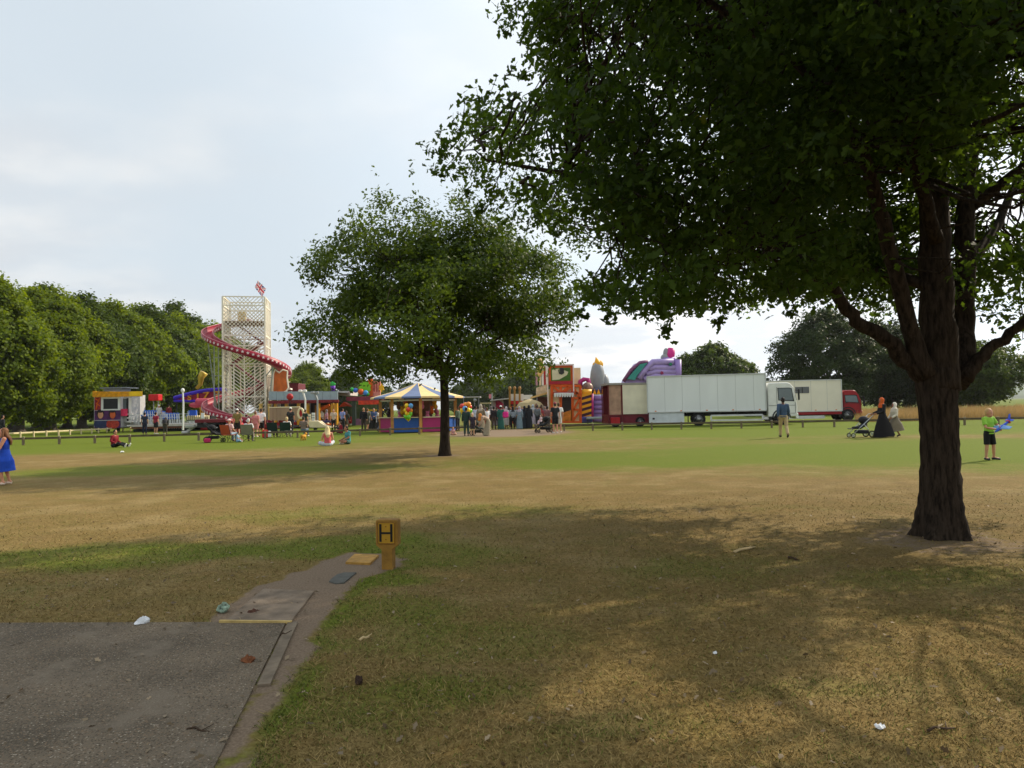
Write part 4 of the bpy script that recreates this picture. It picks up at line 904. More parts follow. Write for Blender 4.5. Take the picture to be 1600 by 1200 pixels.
figure(157, mat('paint_skin', (208, 150, 112), .6), mat('paint_denim', (44, 56, 92), .6, var=.4)); figure(176, mat('paint_glow', (206, 96, 48), .6), mat('paint_rust', (178, 58, 40), .6, var=.5, scale=6))
T.pb('skirt_rail', mat('rail_chrome', (170, 170, 174), .3, .7), 147, 656.3, 189, 657.2, -.1, -.05)
mb = MB(); [T.pbox(mb, x_, 668, x_ + 3, 674, .5, .8) for x_ in (150, 166, 182)]; T.part('jack_leg', mb, darkg)
mb = MB(); mb.tube([T.P(194, 639, .2), T.P(194, 650, .2)], .28, 14); T.part('coiled_drum', mb, mat('pink_red', (206, 44, 84), .5))
mb = MB()
for k in range(4): T.pbox(mb, 198, 646 + k * 6, 206, 648 + k * 6, .3 - k * .25, .6 - k * .25)
T.part('steps', mb, mat('step_white', (210, 206, 198), .6))

# ---------------------------------------------------------------- seat ride with curved sign
T = Px('spinning_ride', 'platform ride with blue seats, white railings and curved purple and red sign', 'fairground ride', 270, 64)
T.pb('deck', mat('deck_pale', (190, 182, 170), .6, var=.2), 205, 663, 318, 666, 0, 9)
T.pb('deck_skirt', mat('skirt_brown', (110, 66, 44), .6, var=.5, scale=3), 205, 666.1, 288, 669.5, .06, 7.4)
T.pb('underframe', darkg, 208, 669.6, 300, 675, .9, 7)
mb = MB()
for k in range(11): T.pbox(mb, 204 + k * 9.2, 647, 204.5 + k * 9.2, 663, .02, .06)
for y_ in (647, 652): T.pbox(mb, 204, y_, 298, y_ + .6, .0, .04)
for k in range(44): T.pbox(mb, 209 + k * 2.2, 655.5, 209.6 + k * 2.2, 663, .1, .12)
T.part('railing', mb, mat('railing_white', (206, 208, 208), .4))
sb = mat('seat_blue', (30, 96, 190), .35, var=.15); sf = mat('seat_frame', (200, 204, 206), .4)
for x_, y_, w_, dy in ((224, 641, 22, 2.5), (246, 642, 12, 4), (258, 645, 22, 1.2), (294, 641, 14, 2.6), (232, 646, 16, 4.6)):
    mb = MB(); n = 4
    for k in range(n):
        a = T.P(x_ + k * w_ / n, y_, dy); b = T.P(x_ + (k + .9) * w_ / n, y_ + 9, dy); mb.cbox(a.x, b.x, dy, dy + .16, b.z, a.z, .05); mb.cbox(a.x, b.x, dy - .5, dy, b.z - .05, b.z + .12, .04)
    s_ = T.part('seat_row', mb, sb)
    mb = MB()
    for k in range(7): q = T.P(x_ + k * w_ / 6, y_ + 6, dy - .25); mb.tube([q, q + Vector((.12, -.3, .25)), q + Vector((.2, -.35, -.6)), q + Vector((.3, -.2, -1.1))], .035, 5)
    T.part('lap_bars', mb, sf, s_)
# sign: arched fascia with letters
def arch(x_): t = (x_ - 272) / 82; return 622 - 13.5 * math.sin(t * 1.75)
xs = [272 + i * 82 / 20 for i in range(21)]
mb = MB(); mb.m = 0; T.poly(mb, [(x_, arch(x_)) for x_ in xs] + [(x_, 627 + (x_ - 272) * .005) for x_ in reversed(xs)], 9.6, 9.72)
sg = T.part('sign_board', mb, mat('sign_crimson', (150, 22, 58), .45, var=.3))
mb = MB(); mb.tube([T.P(x_, arch(x_), 9.55) for x_ in xs], .2, 6); mb.tube([T.P(x_, 626.5 + (x_ - 272) * .005, 9.55) for x_ in xs], .14, 6); T.part('sign_border', mb, mat('border_violet', (66, 40, 190), .45), sg)
mb = MB(); T.poly(mb, [(x_, arch(x_) - 2) for x_ in xs[2:]] + [(340, 606), (300, 612), (286, 616)], 9.8, 13); T.part('canopy', mb, mat('canopy_violet', (72, 58, 190), .5), sg)
tm = mat('letter_gold', (214, 156, 30), .5)
for ch, x_, sz in (('S', 296, .6), ('I', 309, .68), ('Z', 322, .76), ('Z', 339, .84)):
    cu = bpy.data.curves.new('letter', 'FONT'); cu.body = ch; cu.size = sz * 1.42; cu.extrude = .03; cu.offset = .025; cu.align_x = 'CENTER'; cu.align_y = 'CENTER'
    cu.materials.append(tm); _t = bpy.data.objects.new('letter', cu); o = bpy.data.objects.new('letter', bpy.data.meshes.new_from_object(_t)); bpy.data.objects.remove(_t); col.objects.link(o); o.parent = sg; o.location = T.P(x_, (arch(x_) + 627.5) / 2, 9.5); o.rotation_euler = (R(90), 0, 0)
mb = MB(); [mb.bar(T.P(x_, 626, 9.75), T.P(x_, 664, 9.75), .09) for x_ in (276, 345)]; T.part('sign_post', mb, darkg)
mb = MB(); mb.tube([T.P(308, 630, 8.5), T.P(330, 630, 8.5)], .5, 14); mb.ell(T.P(306, 633, 8.4), (.7, .5, .3)); T.part('hub_cover', mb, mat('hub_pink', (190, 72, 92), .5, var=.2))
mb = MB(); T.pbox(mb, 312, 636, 326, 657, 8.2, 8.6); [T.pbox(mb, x_, 638, x_ + 1.2, 655, 8.1, 8.19) for x_ in range(313, 326, 3)]; T.part('gold_panel', mb, gold)
mb = MB(); mb.tube([T.P(307, 607, 7), T.P(313, 601, 7), T.P(314, 590, 7), T.P(319, 582, 7)], [.18, .2, .32, .4], 10); T.part('ride_arm', mb, mat('arm_brass', (190, 160, 62), .4, .3), None, True)
T = Px('lamp_post', 'tall white lamp pole standing against the purple and red ride sign', 'lamp pole', 286, 62.5); mb = MB(); mb.tube([T.P(286, 672), T.P(286.5, 630), T.P(285.5, 611)], [.09, .08, .07], 8); T.part('pole', mb, white); mb = MB(); mb.ell(T.P(285.5, 610), (.16, .16, .2)); T.part('lamp', mb, white)
T = Px('floodlight_box', 'bright red box on two thin poles above the blue seats', 'light box', 240, 70)
T.pb('box', mat('box_red', (196, 30, 34), .5), 231.5, 616, 247, 626, 0, .9, .05)
mb = MB(); mb.tube([T.P(240, 672, .4), T.P(240, 626, .4)], .05, 6); mb.tube([T.P(247, 672, .4), T.P(246, 640, .4), T.P(248.5, 620, .4)], .05, 6); T.part('pole', mb, grey)

# ---------------------------------------------------------------- red flatbed trailer with wheel, folding stands
T = Px('flatbed_trailer', 'dark red flatbed trailer with one visible wheel below the lattice tower', 'trailer', 335, 56)
T.pb('bed', maroon, 304, 655, 352, 660.5, 0, 2.3, .03); T.pb('chassis', darkg, 308, 660.7, 350, 668, .2, 2)
b = T.P(339, 672, 0); wheel(T.o, b.x, .15, .42); wheel(T.o, b.x + .95, .15, .42)
mb = MB(); T.poly(mb, [(350, 656), (360, 655), (380, 676), (366, 676)], .1, 1.9); T.part('ramp', mb, red)
mb = MB(); mb.bar(T.P(312, 661, .3), T.P(293, 673.5, .3), .16, .18); mb.bar(T.P(312, 661, 1.3), T.P(293, 673.5, .5), .16, .18); mb.cbox(T.P(284, 673, .3).x, T.P(294, 673, .3).x, .2, .7, .02, .2, .03); T.part('drawbar', mb, mat('drawbar_silver', (196, 194, 192), .4))
T.pb('tarp_roll', mat('roll_grey', (160, 160, 152), .7), 288, 664, 302, 669, -.2, .3, .05)
T = Px('kiosk_bench', 'gold and blue stall counter left of the lower slide bend', 'stall', 310, 59)
T.pb('panel', blue, 296, 641, 306, 650, .5, .7); T.pb('counter', darkg, 291, 650, 330, 657, .6, 1.6); mb = MB(); [T.pbox(mb, 292 + i * 3, 649, 293 + i * 3, 656, .4, .58) for i in range(12)]; T.part('slats', mb, cream); T.pb('price_board', white, 314, 645, 319, 654, .3, .36)

# ---------------------------------------------------------------- dodgem pavilion and hoarding
T = Px('dodgem_pavilion', 'long dodgem pavilion with pale blue grey roof panels and gold pillars', 'fairground ride', 475, 66)
rfm = mat('roof_blue_grey', (152, 166, 174), .5, var=.1)
for i in range(9): x_ = 420 + i * 12; T.pb('roof_panel', rfm, x_, 611.5 + (i % 2) * .2, x_ + 11.6, 625, .0, .12)
T.pb('roof', mat('roof_dark', (92, 98, 104), .6), 420, 612, 528, 614, .2, 12)
mb = MB(); T.pbox(mb, 419, 625.3, 529, 630, -.25, -.1); [mb.ell(T.P(421 + i * 5.4, 627.6, -.27), .07, 6, 4) for i in range(20)]; T.part('fascia', mb, mat('fascia_wine', (126, 40, 44), .5, var=.35, scale=3))
for x_ in (430, 447, 466, 480, 497, 519, 525): mb = MB(); T.pbox(mb, x_ - 2, 630.2, x_ + 2, 664, .1, .5); T.part('pillar', mb, gold)
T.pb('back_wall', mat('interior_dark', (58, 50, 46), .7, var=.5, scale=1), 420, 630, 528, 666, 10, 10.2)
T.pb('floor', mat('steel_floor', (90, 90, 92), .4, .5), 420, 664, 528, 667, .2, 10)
mb = MB(); T.pbox(mb, 492, 633, 519, 663, 1.2, 1.5); T.part('painted_screen', mb, mat('screen_mixed', (190, 130, 50), .5, var=.7, scale=1.2)); mb = MB(); T.poly(mb, [(500, 650), (502, 641), (506, 646), (505, 655)], 1.1, 1.18); T.part('painted_shape', mb, white)
mb = MB(); T.poly(mb, [(498, 638), (514, 631), (515, 634), (500, 643)], .8, 1.0); T.part('slanted_board', mb, orange)
dm = [red, blue, yellow]
for k, x_ in enumerate((440, 457, 474)):
    Q = Px('dodgem_car', ('red', 'blue', 'yellow')[k] + ' dodgem car under the pavilion roof', 'dodgem car', x_, 70); b = Q.P(x_, 664.6, 0).z
    mb = MB(); mb.tube([(-.9, 0, b + .3), (-.6, 0, b + .36), (.5, 0, b + .36), (.9, 0, b + .3)], [(.28, .3), (.5, .42), (.5, .42), (.3, .3)], 12, (0, 1, 0)); Q.part('body', mb, dm[k], None, True); mb = MB(); mb.tube([(.95 * math.cos(a), .6 * math.sin(a), b + .2) for a in [i * math.pi / 8 for i in range(17)]], .09, 6); Q.part('bumper', mb, black); mb = MB(); mb.tube([(.7, 0, b + .4), (.7, 0, b + 2.2)], .025, 5); Q.part('pole', mb, grey)
T = Px('hoarding', 'plain beige boarded hoarding in front of the dodgems beside the tower', 'hoarding', 446, 60)
mb = MB(); [T.pbox(mb, 421 + i * 5.75, 637, 426.5 + i * 5.75, 657, .0, .06) for i in range(8)]; T.part('boards', mb, mat('board_beige', (160, 134, 108), .7, var=.22, scale=1.5, stretch=(1, 1, .2))); T.pb('top_rail', cream, 420, 635.4, 468, 637, -.04, .1)
mb = MB(); mb.prism([T.P(470 + 3.6 * math.cos(a), 646 + 6 * math.sin(a), -.2) for a in [i * math.pi / 8 for i in range(16)]], (0, .12, 0)); T.part('round_badge', mb, red)
mb = MB(); q = [T.P(470 + 4.2 * math.cos(a), 646 + 7.5 * math.sin(a), -.22) for a in [i * math.pi / 8 for i in range(17)]]; mb.tube(q, .1, 6); T.part('badge_ring', mb, cream)
T = Px('container_box', 'plain dark red container showing above the pavilion roof', 'container', 455, 84); T.pb('body', maroon, 446, 599, 466, 640, 0, 3, .05); T.pb('top_beam', mat('maroon_dark', (86, 18, 24), .5), 445.5, 598.4, 466.5, 600, -.05, .1); T.pb('leg', darkg, 450, 640, 462, 668, .4, 2)
for k, (x_, y_) in enumerate(((473, 612), (492, 615))):
    T = Px('floodlight', ('white twin headed floodlight mast before the pavilion roof', 'slim grey floodlight mast right of the twin headed white one')[k], 'floodlight', x_ + 3, 63); m = white if k == 0 else grey
    mb = MB(); mb.tube([T.P(x_ + 4, 665), T.P(x_ + 4, 625), T.P(x_, y_ - 1)], [.08, .08, .1], 8); T.part('mast', mb, m); mb = MB(); q = T.P(x_, y_ - 1); mb.cbox(q.x - .35, q.x - .05, -.2, .1, q.z - .1, q.z + .12, .04); mb.cbox(q.x + .05, q.x + .35, -.2, .1, q.z - .1, q.z + .12, .04); T.part('lamp_head', mb, m)
T = Px('hanging_lantern', 'round red lantern hanging below the orange tower board', 'lantern', 453, 62); mb = MB(); mb.ell(T.P(453, 620), (.3, .3, .3)); T.part('globe', mb, red, None, True); mb = MB(); mb.tube([T.P(453, 620), T.P(453, 657)], .04, 6); T.part('stand', mb, darkg)
T = Px('cream_ramp', 'low cream loading ramp with dark striped end before the pavilion', 'ramp', 495, 54); mb = MB(); T.poly(mb, [(480, 658), (497, 658), (505, 664), (517, 668), (484, 668)], 0, 2.2); T.part('deck', mb, cream); T.pb('striped_end', orange, 500, 662, 521, 664.4, 1, 1.6); T.pb('striped_top', mat('dusk_blue', (52, 50, 92), .5), 498, 657, 518, 660.5, 1.1, 1.8); T.pb('leg', darkg, 490, 668, 493, 672, .5, 1)
for k, (x_, y0) in enumerate(((483, 647), (489.5, 645))): 
    T = Px('price_board', ('narrow sand coloured notice board by the ramp', 'tall white notice board with rows by the ramp')[k], 'notice board', x_, 57 + k); T.pb('board', (cream, white)[k], x_ - 2.5, y0, x_ + 2.5, y0 + 14, 0, .06); mb = MB(); [T.pbox(mb, x_ - 2, y0 + 3 + 4 * i, x_ + 2, y0 + 4.4 + 4 * i, -.02, -.002) for i in range(3)]; T.part('rows', mb, grey); mb = MB(); T.pbox(mb, x_ - .4, y0 + 14, x_ + .4, 669, .0, .05); T.part('stand', mb, darkg)

# ---------------------------------------------------------------- colourful ride front and red canopy
T = Px('ride_front', 'bright orange and green ride front with round painted shapes', 'fairground ride', 575, 70)
T.pb('orange_tower', orange, 575, 592, 582, 628, .2, .5); T.pb('pink_tower', mat('front_pink', (222, 150, 130), .5, var=.4, scale=3), 582.5, 596, 594, 624, .4, .7)
mb = MB(); [T.pbox(mb, x_, 597, x_ + 1.2, 612, .33, .39) for x_ in (584, 588, 592)]; T.part('red_stripes', mb, red)
mb = MB(); mb.prism([T.P(570 + (8 + 2.2 * (i % 2)) * math.cos(i * math.pi / 9), 606 + (9 + 2 * (i % 2)) * math.sin(i * math.pi / 9), 0) for i in range(18)], (0, .15, 0)); T.part('green_burst', mb, mat('lime_green', (122, 190, 30), .5))
mb = MB(); mb.prism([T.P(596 + (3 + 2 * (i % 2)) * math.cos(i * math.pi / 6), 606 + (4 + 3 * (i % 2)) * math.sin(i * math.pi / 6), .2) for i in range(12)], (0, .12, 0)); T.part('yellow_burst', mb, yellow)
for x_, y_, rr, m in ((550, 609, .32, mat('ball_green', (50, 170, 70), .4)), (555.5, 610, .34, mat('ball_blue', (60, 110, 200), .4)), (564, 612, .42, orange), (571.5, 614, .38, mat('ball_sky', (70, 150, 210), .4)), (575, 616, .25, mat('ball_green', (50, 170, 70)))): mb = MB(); mb.ell(T.P(x_, y_, -.3), rr * .72); T.part('painted_ball', mb, m, None, True)
T.pb('canopy', mat('canopy_plum', (128, 52, 70), .6, var=.4, scale=3), 541, 619.5, 590, 626, -1.5, 3); T.pb('canopy_edge', mat('edge_red_orange', (206, 60, 34), .5, var=.4, scale=4), 560, 625.6, 592, 632, -1.7, -1.55)
T.pb('roof_wing', mat('wing_pale', (190, 184, 176), .6), 530, 611, 547, 618, .5, 4)
for x_ in (552.5, 592): T.pb('corner_post', mat('post_green', (50, 64, 56), .5), x_ - 2.6, 626.2, x_ + 2.6, 665, -1.4, -.9)
T.pb('inner_wall', mat('hedge_panel', (84, 96, 60), .7, var=.5, scale=2), 528, 632, 592, 662, 5, 5.2); T.pb('base_panel', mat('base_mauve', (134, 92, 116), .6, var=.3), 555, 654, 592, 664, -1.2, -1); T.pb('car_row', mat('car_red', (180, 40, 40), .5, var=.5, scale=2), 532, 651, 550, 662, 0, 1.2, .1)
mb = MB(); T.poly(mb, [(529, 636), (537, 628), (549, 636), (540, 634)], -.5, .8); T.part('red_awning', mb, mat('awning_flame', (220, 72, 24), .5))
T = Px('game_cabinet_row', 'jumble of white and dark prize panels beside the round stall', 'prize stall', 578, 55)
for k, x_ in enumerate((576, 580, 584, 588, 592)): T.pb('prize_panel', (white, darkg, grey, white, darkg)[k], x_ - 1.8, 643 + (k * 7) % 4, x_ + 1.6, 660, .1 * k, .4 + .1 * k)
T.pb('base', darkg, 573, 660, 596, 670, 0, 1); mb = MB(); T.pbox(mb, 575, 640, 596, 641.5, 0, 1); T.part('top_bar', mb, yellow)
T = Px('pole_figure', 'small green figure shaped topper on a thin mast behind the pavilion', 'mast', 521, 74); mb = MB(); mb.tube([T.P(521, 668), T.P(521, 605)], .08, 6); T.part('mast', mb, grey); mb = MB(); mb.ell(T.P(520, 600), (.3, .2, .28)); mb.m = 1; mb.tube([T.P(520, 603), T.P(521, 611)], [.28, .16], 8); T.part('topper', mb, [mat('ball_green', (50, 170, 70)), purple], None, True)
# ---------------------------------------------------------------- round striped stall
def round_stall():
    D = 50; b = At(653.5, 650, D); r = empty('round_stall', (b.x, D, 0), R(11), 'round game stall with blue and yellow striped tent roof', 'stall')
    R0, Rw, ze, zt = 3.3, 2.62, 2.42, 3.42; n = 16
    by, yy = mat('canvas_blue', (104, 120, 154), .75, var=.1), mat('canvas_sand', (230, 200, 140), .75, var=.1)
    mb = MB()
    for i in range(n):
        mb.m = i % 2; a0, a1 = 2 * math.pi * i / n, 2 * math.pi * (i + 1) / n
        P = [Vector((rr * math.cos(a), rr * math.sin(a), z)) for a in (a0, a1) for rr, z in ((.05, zt), (R0 * .5, ze + (zt - ze) * .42), (R0, ze), (R0, ze - .12))]
        mb.raw(P, [(0, 1, 5, 4), (1, 2, 6, 5), (2, 3, 7, 6)])
    o = mb.build('roof', [yy, by], r); o.modifiers.new('t', 'SOLIDIFY').thickness = .03
    mb = MB()
    for i in range(8):
        a0, a1 = 2 * math.pi * i / 8, 2 * math.pi * (i + 1) / 8; p0, p1 = Vector((Rw * math.cos(a0), Rw * math.sin(a0), 2.18)), Vector((Rw * math.cos(a1), Rw * math.sin(a1), 2.18)); mb.bar(p0, p1, .08, .1)
    mb.build('eave_rail', white, r)
    cols = [mat('panel_magenta', (160, 40, 100), .5, var=.12), mat('panel_blue', (40, 86, 160), .5, var=.12)]
    for i in range(8):
        a0, a1 = 2 * math.pi * i / 8 + .05, 2 * math.pi * (i + 1) / 8 - .05; p0, p1 = [Vector((Rw * math.cos(a), Rw * math.sin(a), .05)) for a in (a0, a1)]
        m2 = MB(); m2.prism([p0, p1, p1 + Vector((0, 0, .95)), p0 + Vector((0, 0, .95))], -Vector((math.cos((a0 + a1) / 2), math.sin((a0 + a1) / 2), 0)) * .08); pn = m2.build('counter_panel', cols[i % 2], r)
        m2 = MB(); m2.bar(p0 + Vector((0, 0, .98)), p1 + Vector((0, 0, .98)), .3, .05); m2.build('counter_top', cream, pn)
        a = 2 * math.pi * i / 8; m2 = MB(); q = Vector((Rw * math.cos(a), Rw * math.sin(a), 0)); m2.bar(q, q + Vector((0, 0, 2.4)), .2, .2); m2.build('post', mat('post_gold', (196, 140, 72), .5, var=.3), r)
    m2 = MB(); m2.lathe([(1.0, 0), (1.0, 2.3), (.3, 2.9)], n=8); m2.build('centre_column', mat('column_brown', (120, 78, 52), .6, var=.35), r)
    pc = [yellow, orange, mat('toy_pink', (222, 120, 150), .6), white, mat('toy_brown', (120, 78, 44), .7), mat('toy_blue', (70, 130, 200), .6)]
    rg = random.Random(4)
    for i in range(22):
        a = i * 2 * math.pi / 22; mb = MB(); rr = 1.35; z = 1.05 + .35 * (i % 3); c = Vector((rr * math.cos(a), rr * math.sin(a), z))
        mb.ell(c, (.15, .15, .2)); mb.ell(c + Vector((0, 0, .26)), .12); mb.ell(c + Vector((.09, 0, .36)), .045, 6, 4); mb.ell(c + Vector((-.09, 0, .36)), .045, 6, 4); mb.build('prize_toy', pc[rg.randrange(6)], r, True)
    m2 = MB(); m2.lathe([(1.6, .0), (1.6, .98), (1.2, 1.0)], n=16); m2.build('inner_shelf', mat('shelf_dark', (66, 48, 40), .7), r)
round_stall()
BAL = [mat('balloon_yellow', (236, 196, 20), .25, spec=.5), mat('balloon_green', (110, 196, 40), .25, spec=.5), mat('balloon_blue', (90, 160, 214), .25, spec=.5), mat('balloon_red', (206, 52, 30), .25, spec=.5), mat('balloon_orange', (236, 140, 20), .25, spec=.5)]
def balloons(label, cx, cy, D, spots, r):
    T = Px('balloon_bunch', label, 'balloons', cx, D)
    hub = T.P(cx, cy + 14, .1)
    st = MB()
    for x_, y_, k, dy in spots:
        c = T.P(x_, y_, dy); mb = MB(); mb.lathe([(.001, r * 1.05), (r * .5, r * .93), (r * .86, r * .55), (r, .05 * r), (r * .88, -r * .5), (r * .5, -r * .95), (r * .13, -r * 1.2), (r * .16, -r * 1.3)], c, 14); T.part('balloon', mb, BAL[k], None, True)
        st.tube([c - Vector((0, 0, r * 1.25)), hub], .006, 3)
    T.part('strings', st, white)
balloons('balloon bunch hanging at the front of the striped stall', 638, 640, 46.6, [(635.5, 634, 0, 0), (642, 634, 2, -.1), (638, 640, 3, -.25), (633.8, 641, 0, .1), (641.5, 641.5, 4, .1), (636, 646, 0, -.1), (641, 646.5, 1, .05), (634.5, 651, 1, 0), (638.5, 651.5, 1, -.15), (638, 654, 0, .1)], .155)
balloons('big balloon bunch held up by the crowd right of the oak trunk', 728, 640, 41.5, [(722, 635, 3, 0), (727, 633, 4, .1), (732, 632, 4, 0), (733.5, 636, 3, .2), (726.5, 638.5, 2, -.2), (722.5, 641, 0, 0), (731, 641, 0, -.1), (734, 642, 1, .1), (725, 645, 0, .1), (729.5, 645.5, 1, -.05), (727, 648, 0, -.15), (729, 637, 4, .2)], .155)

# ---------------------------------------------------------------- fun house, its side tower, inflatables
T = Px('fun_house', 'orange timbered fun house with picture board and white scalloped awning', 'fun house', 885, 55)
ofr = mat('frame_orange', (214, 88, 14), .5, var=.1); pan = mat('panel_cream', (232, 206, 160), .6, var=.15)
T.pb('front_wall', pan, 862, 602, 907, 661, .1, .2); T.pb('back_wall', pan, 860, 575, 908, 661, 2.6, 2.7)
mb = MB()
def fb(*pts, w_=.2):
    for a, c in zip(pts, pts[1:]): mb.bar(T.P(*a, .02), T.P(*c, .02), w_, .16)
for x_ in (862, 876, 894.5, 907): fb((x_, 661), (x_, 603))
for y_ in (603, 614.5, 659.5): fb((861, y_), (908, y_))
fb((864, 604), (876, 614)); fb((888, 604), (877, 614)); fb((893, 604), (880, 614), w_=.14); fb((895, 604), (906, 622), (896, 640)); fb((895, 658), (906, 642)); fb((907, 622), (895, 622)); fb((895, 640), (907, 640))
T.part('timber_frame', mb, ofr)
T.pb('doorway', mat('door_dark', (44, 36, 36), .7), 877.5, 619, 893, 646, -.02, .08); mb = MB(); T.poly(mb, [(877, 646), (894, 640), (894, 660), (877, 660)], -.06, .06); T.part('ramp_panel', mb, mat('ramp_ochre', (206, 120, 34), .5, var=.5, scale=3))
mb = MB()
for i in range(8): x0 = 865.5 + i * 3.9; q = [(x0, 613.6), (x0 + 3.9, 613.6), (x0 + 3.7, 617), (x0 + 2.6, 620.4), (x0 + .8, 620.4)]; T.poly(mb, q, -.45, -.38)
T.part('awning', mb, white); T.pb('awning_top', red, 865, 612, 897, 613.6, -.45, .05)
sgn = T.pb('picture_board', mat('board_orange_deep', (206, 84, 20), .5), 857, 571, 895, 601, -.1, .05)
T.pb('picture_field', mat('picture_green', (74, 112, 34), .6, var=.4, scale=3), 861, 574.5, 891.5, 595, -.14, -.105, parent=sgn)
mb = MB(); T.poly(mb, [(863, 594), (862.5, 578), (874, 575.5), (888, 581), (886, 586), (874, 593)], -.18, -.145); T.part('pale_patch', mb, mat('picture_pale', (214, 204, 168), .6), sgn)
mb = MB(); T.poly(mb, [(872, 578), (876, 574.5), (881, 575.5), (881.5, 583), (878, 585.5), (873.5, 584)], -.21, -.185); T.part('dark_lantern_shape', mb, mat('picture_dark', (48, 46, 46), .6), sgn)
T.pb('lower_strip', mat('strip_magenta', (170, 30, 50), .5), 858, 595.6, 894, 600, -.14, -.105, parent=sgn)
mb = MB(); [T.pbox(mb, *q, -.2, .1) for q in ((855.5, 569, 897, 571), (855.5, 571.2, 857, 661), (895.2, 571.2, 897, 612))]; T.part('edge_trim', mb, mat('trim_pink_white', (232, 214, 206), .5))
T.pb('roof', mat('funhouse_roof', (120, 80, 56), .7), 858, 600, 908, 602, .22, 2.58)
T = Px('stall_tower', 'tall pale ride tower with red and white uprights left of the orange fun house', 'ride front', 846, 58)
for x_, m in ((838.5, mat('upright_mauve', (182, 140, 150), .5)), (844, cream), (848, white), (851.5, red), (854, white)): T.pb('upright', m, x_ - 1.5, 572, x_ + 1.4, 602, 0, .4)
mb = MB(); T.poly(mb, [(838, 606), (856, 600), (856, 616), (838, 620)], -.1, .5); T.part('name_panel', mb, mat('panel_worn_cream', (206, 190, 160), .6, var=.35, scale=4)); T.pb('cream_column', mat('column_cream', (224, 206, 160), .6), 856.5, 608, 862, 661, -1.2, -.9)
mb = MB()
for i in range(7): q = T.P(843 + (i % 2) * 2.5, 563 + i * 3.6, -.05); mb.ell(q, (.2, .1, .2), 8, 6)
T.part('gilded_ornament', mb, mat('ornament_gold', (226, 190, 120), .4)); T.pb('inside', mat('inside_plum', (70, 40, 40), .7, var=.5), 838.5, 620, 856, 661, .6, .8)
mb = MB(); T.poly(mb, [(830, 620), (855.5, 612.5), (855.5, 615), (830, 623)], -2.6, -.12); T.part('sloping_canopy', mb, mat('canopy_tan', (206, 168, 104), .7)); mb = MB(); [mb.bar(T.P(x_, 620, -2.4), T.P(x_, 665, -2.4), .07) for x_ in (832, 839)]; T.part('canopy_pole', mb, grey)
# bouncy castle
T = Px('bouncy_castle', 'purple bouncy castle with grey dome, flame topper and striped yellow pillar', 'bouncy castle', 930, 56.5)
lil = mat('pvc_lilac', (148, 124, 186), .45, var=.06); yel = mat('pvc_yellow', (232, 168, 28), .45); drk = mat('pvc_dark', (62, 34, 60), .45); gre = mat('pvc_grey', (140, 142, 144), .4, var=.1); mag = mat('pvc_magenta', (176, 40, 120), .45)
mb = MB()
for y_ in (622, 629.5, 637, 644, 650.5, 656): mb.tube([T.P(926, y_, .8), T.P(951, y_, .8)], [.24] * 2, 10)
T.part('tube_wall', mb, lil, None, True)
T.pb('wall_core', lil, 927, 618, 950, 660, 1.0, 2.6, .1)
mb = MB(); 
for i in range(9):
    mb.m = i % 2; y0 = 656 - i * 4.4
    T.poly(mb, [(909, y0), (924, y0 - 4.4), (924, y0 - 8.8), (909, y0 - 4.4)], .0, .9)
pl_ = T.part('striped_pillar', mb, [yel, drk])
mb = MB(); mb.tube([T.P(909, 615, .4), T.P(913, 613, .4), T.P(924, 613.5, .4)], .28, 10); T.part('pillar_top', mb, yel, pl_, True)
mb = MB(); mb.tube([T.P(925, 659, .4), T.P(925, 615, .4)], .13, 8); mb.tube([T.P(906.5, 606, 1), T.P(907, 596, 1), T.P(912, 593, 1), T.P(919, 593, 1), T.P(921, 606, 1)], .2, 10); T.part('arch_tube', mb, mag, None, True)
mb = MB(); mb.ell(T.P(918, 606, .8), (.46, .46, .46)); T.part('side_ball', mb, mat('ball_mixed', (140, 110, 96), .4, var=.6, scale=3), None, True)
mb = MB(); 
for i in range(4): x0 = 926.5 + i * 6.2; T.poly(mb, [(x0, 616), (x0 + 5.4, 616), (x0 + 2.7, 608)], .7, .9)
T.part('crown_spikes', mb, yel); T.pb('crown_band', mat('pvc_navy', (66, 66, 104), .45), 925, 607, 951, 616.5, .95, 2.2, .08)
mb = MB(); c = T.P(934, 609, 2); s_ = T.D / FPX
mb.lathe([(10.5 * s_, -.3), (11.5 * s_, .4), (12 * s_, 1.0), (11 * s_, 1.5), (8.5 * s_, 1.95), (4.5 * s_, 2.25), (.02, 2.32)], c, 20); mb.ell(T.P(944, 598, 2.1), (.42, .42, .75)); mb.ell(T.P(946, 607, 2.1), (.34, .34, .5)); T.part('grey_dome', mb, gre, None, True)
mb = MB(); mb.tube([T.P(934, 573, 2), T.P(934.5, 568.5, 2), T.P(932.5, 564, 2), T.P(931, 558, 2)], [.34, .36, .2, .02], 10); mb.ell(T.P(938, 569, 2), (.24, .24, .3)); mb.ell(T.P(929.5, 570.5, 2), (.2, .2, .24)); T.part('flame_topper', mb, yel, None, True)
T.pb('front_step', mat('pvc_blue', (70, 74, 160), .45), 907, 651, 926, 661, -.3, .0, .08); T.pb('blower_table', mat('table_pale', (150, 168, 176), .5), 917, 651.5, 944, 655, -1.0, -.4, .03); mb = MB(); [T.pbox(mb, x_, 655, x_ + 1, 662, -.9, -.85) for x_ in (918, 942)]; T.part('table_leg', mb, darkg)
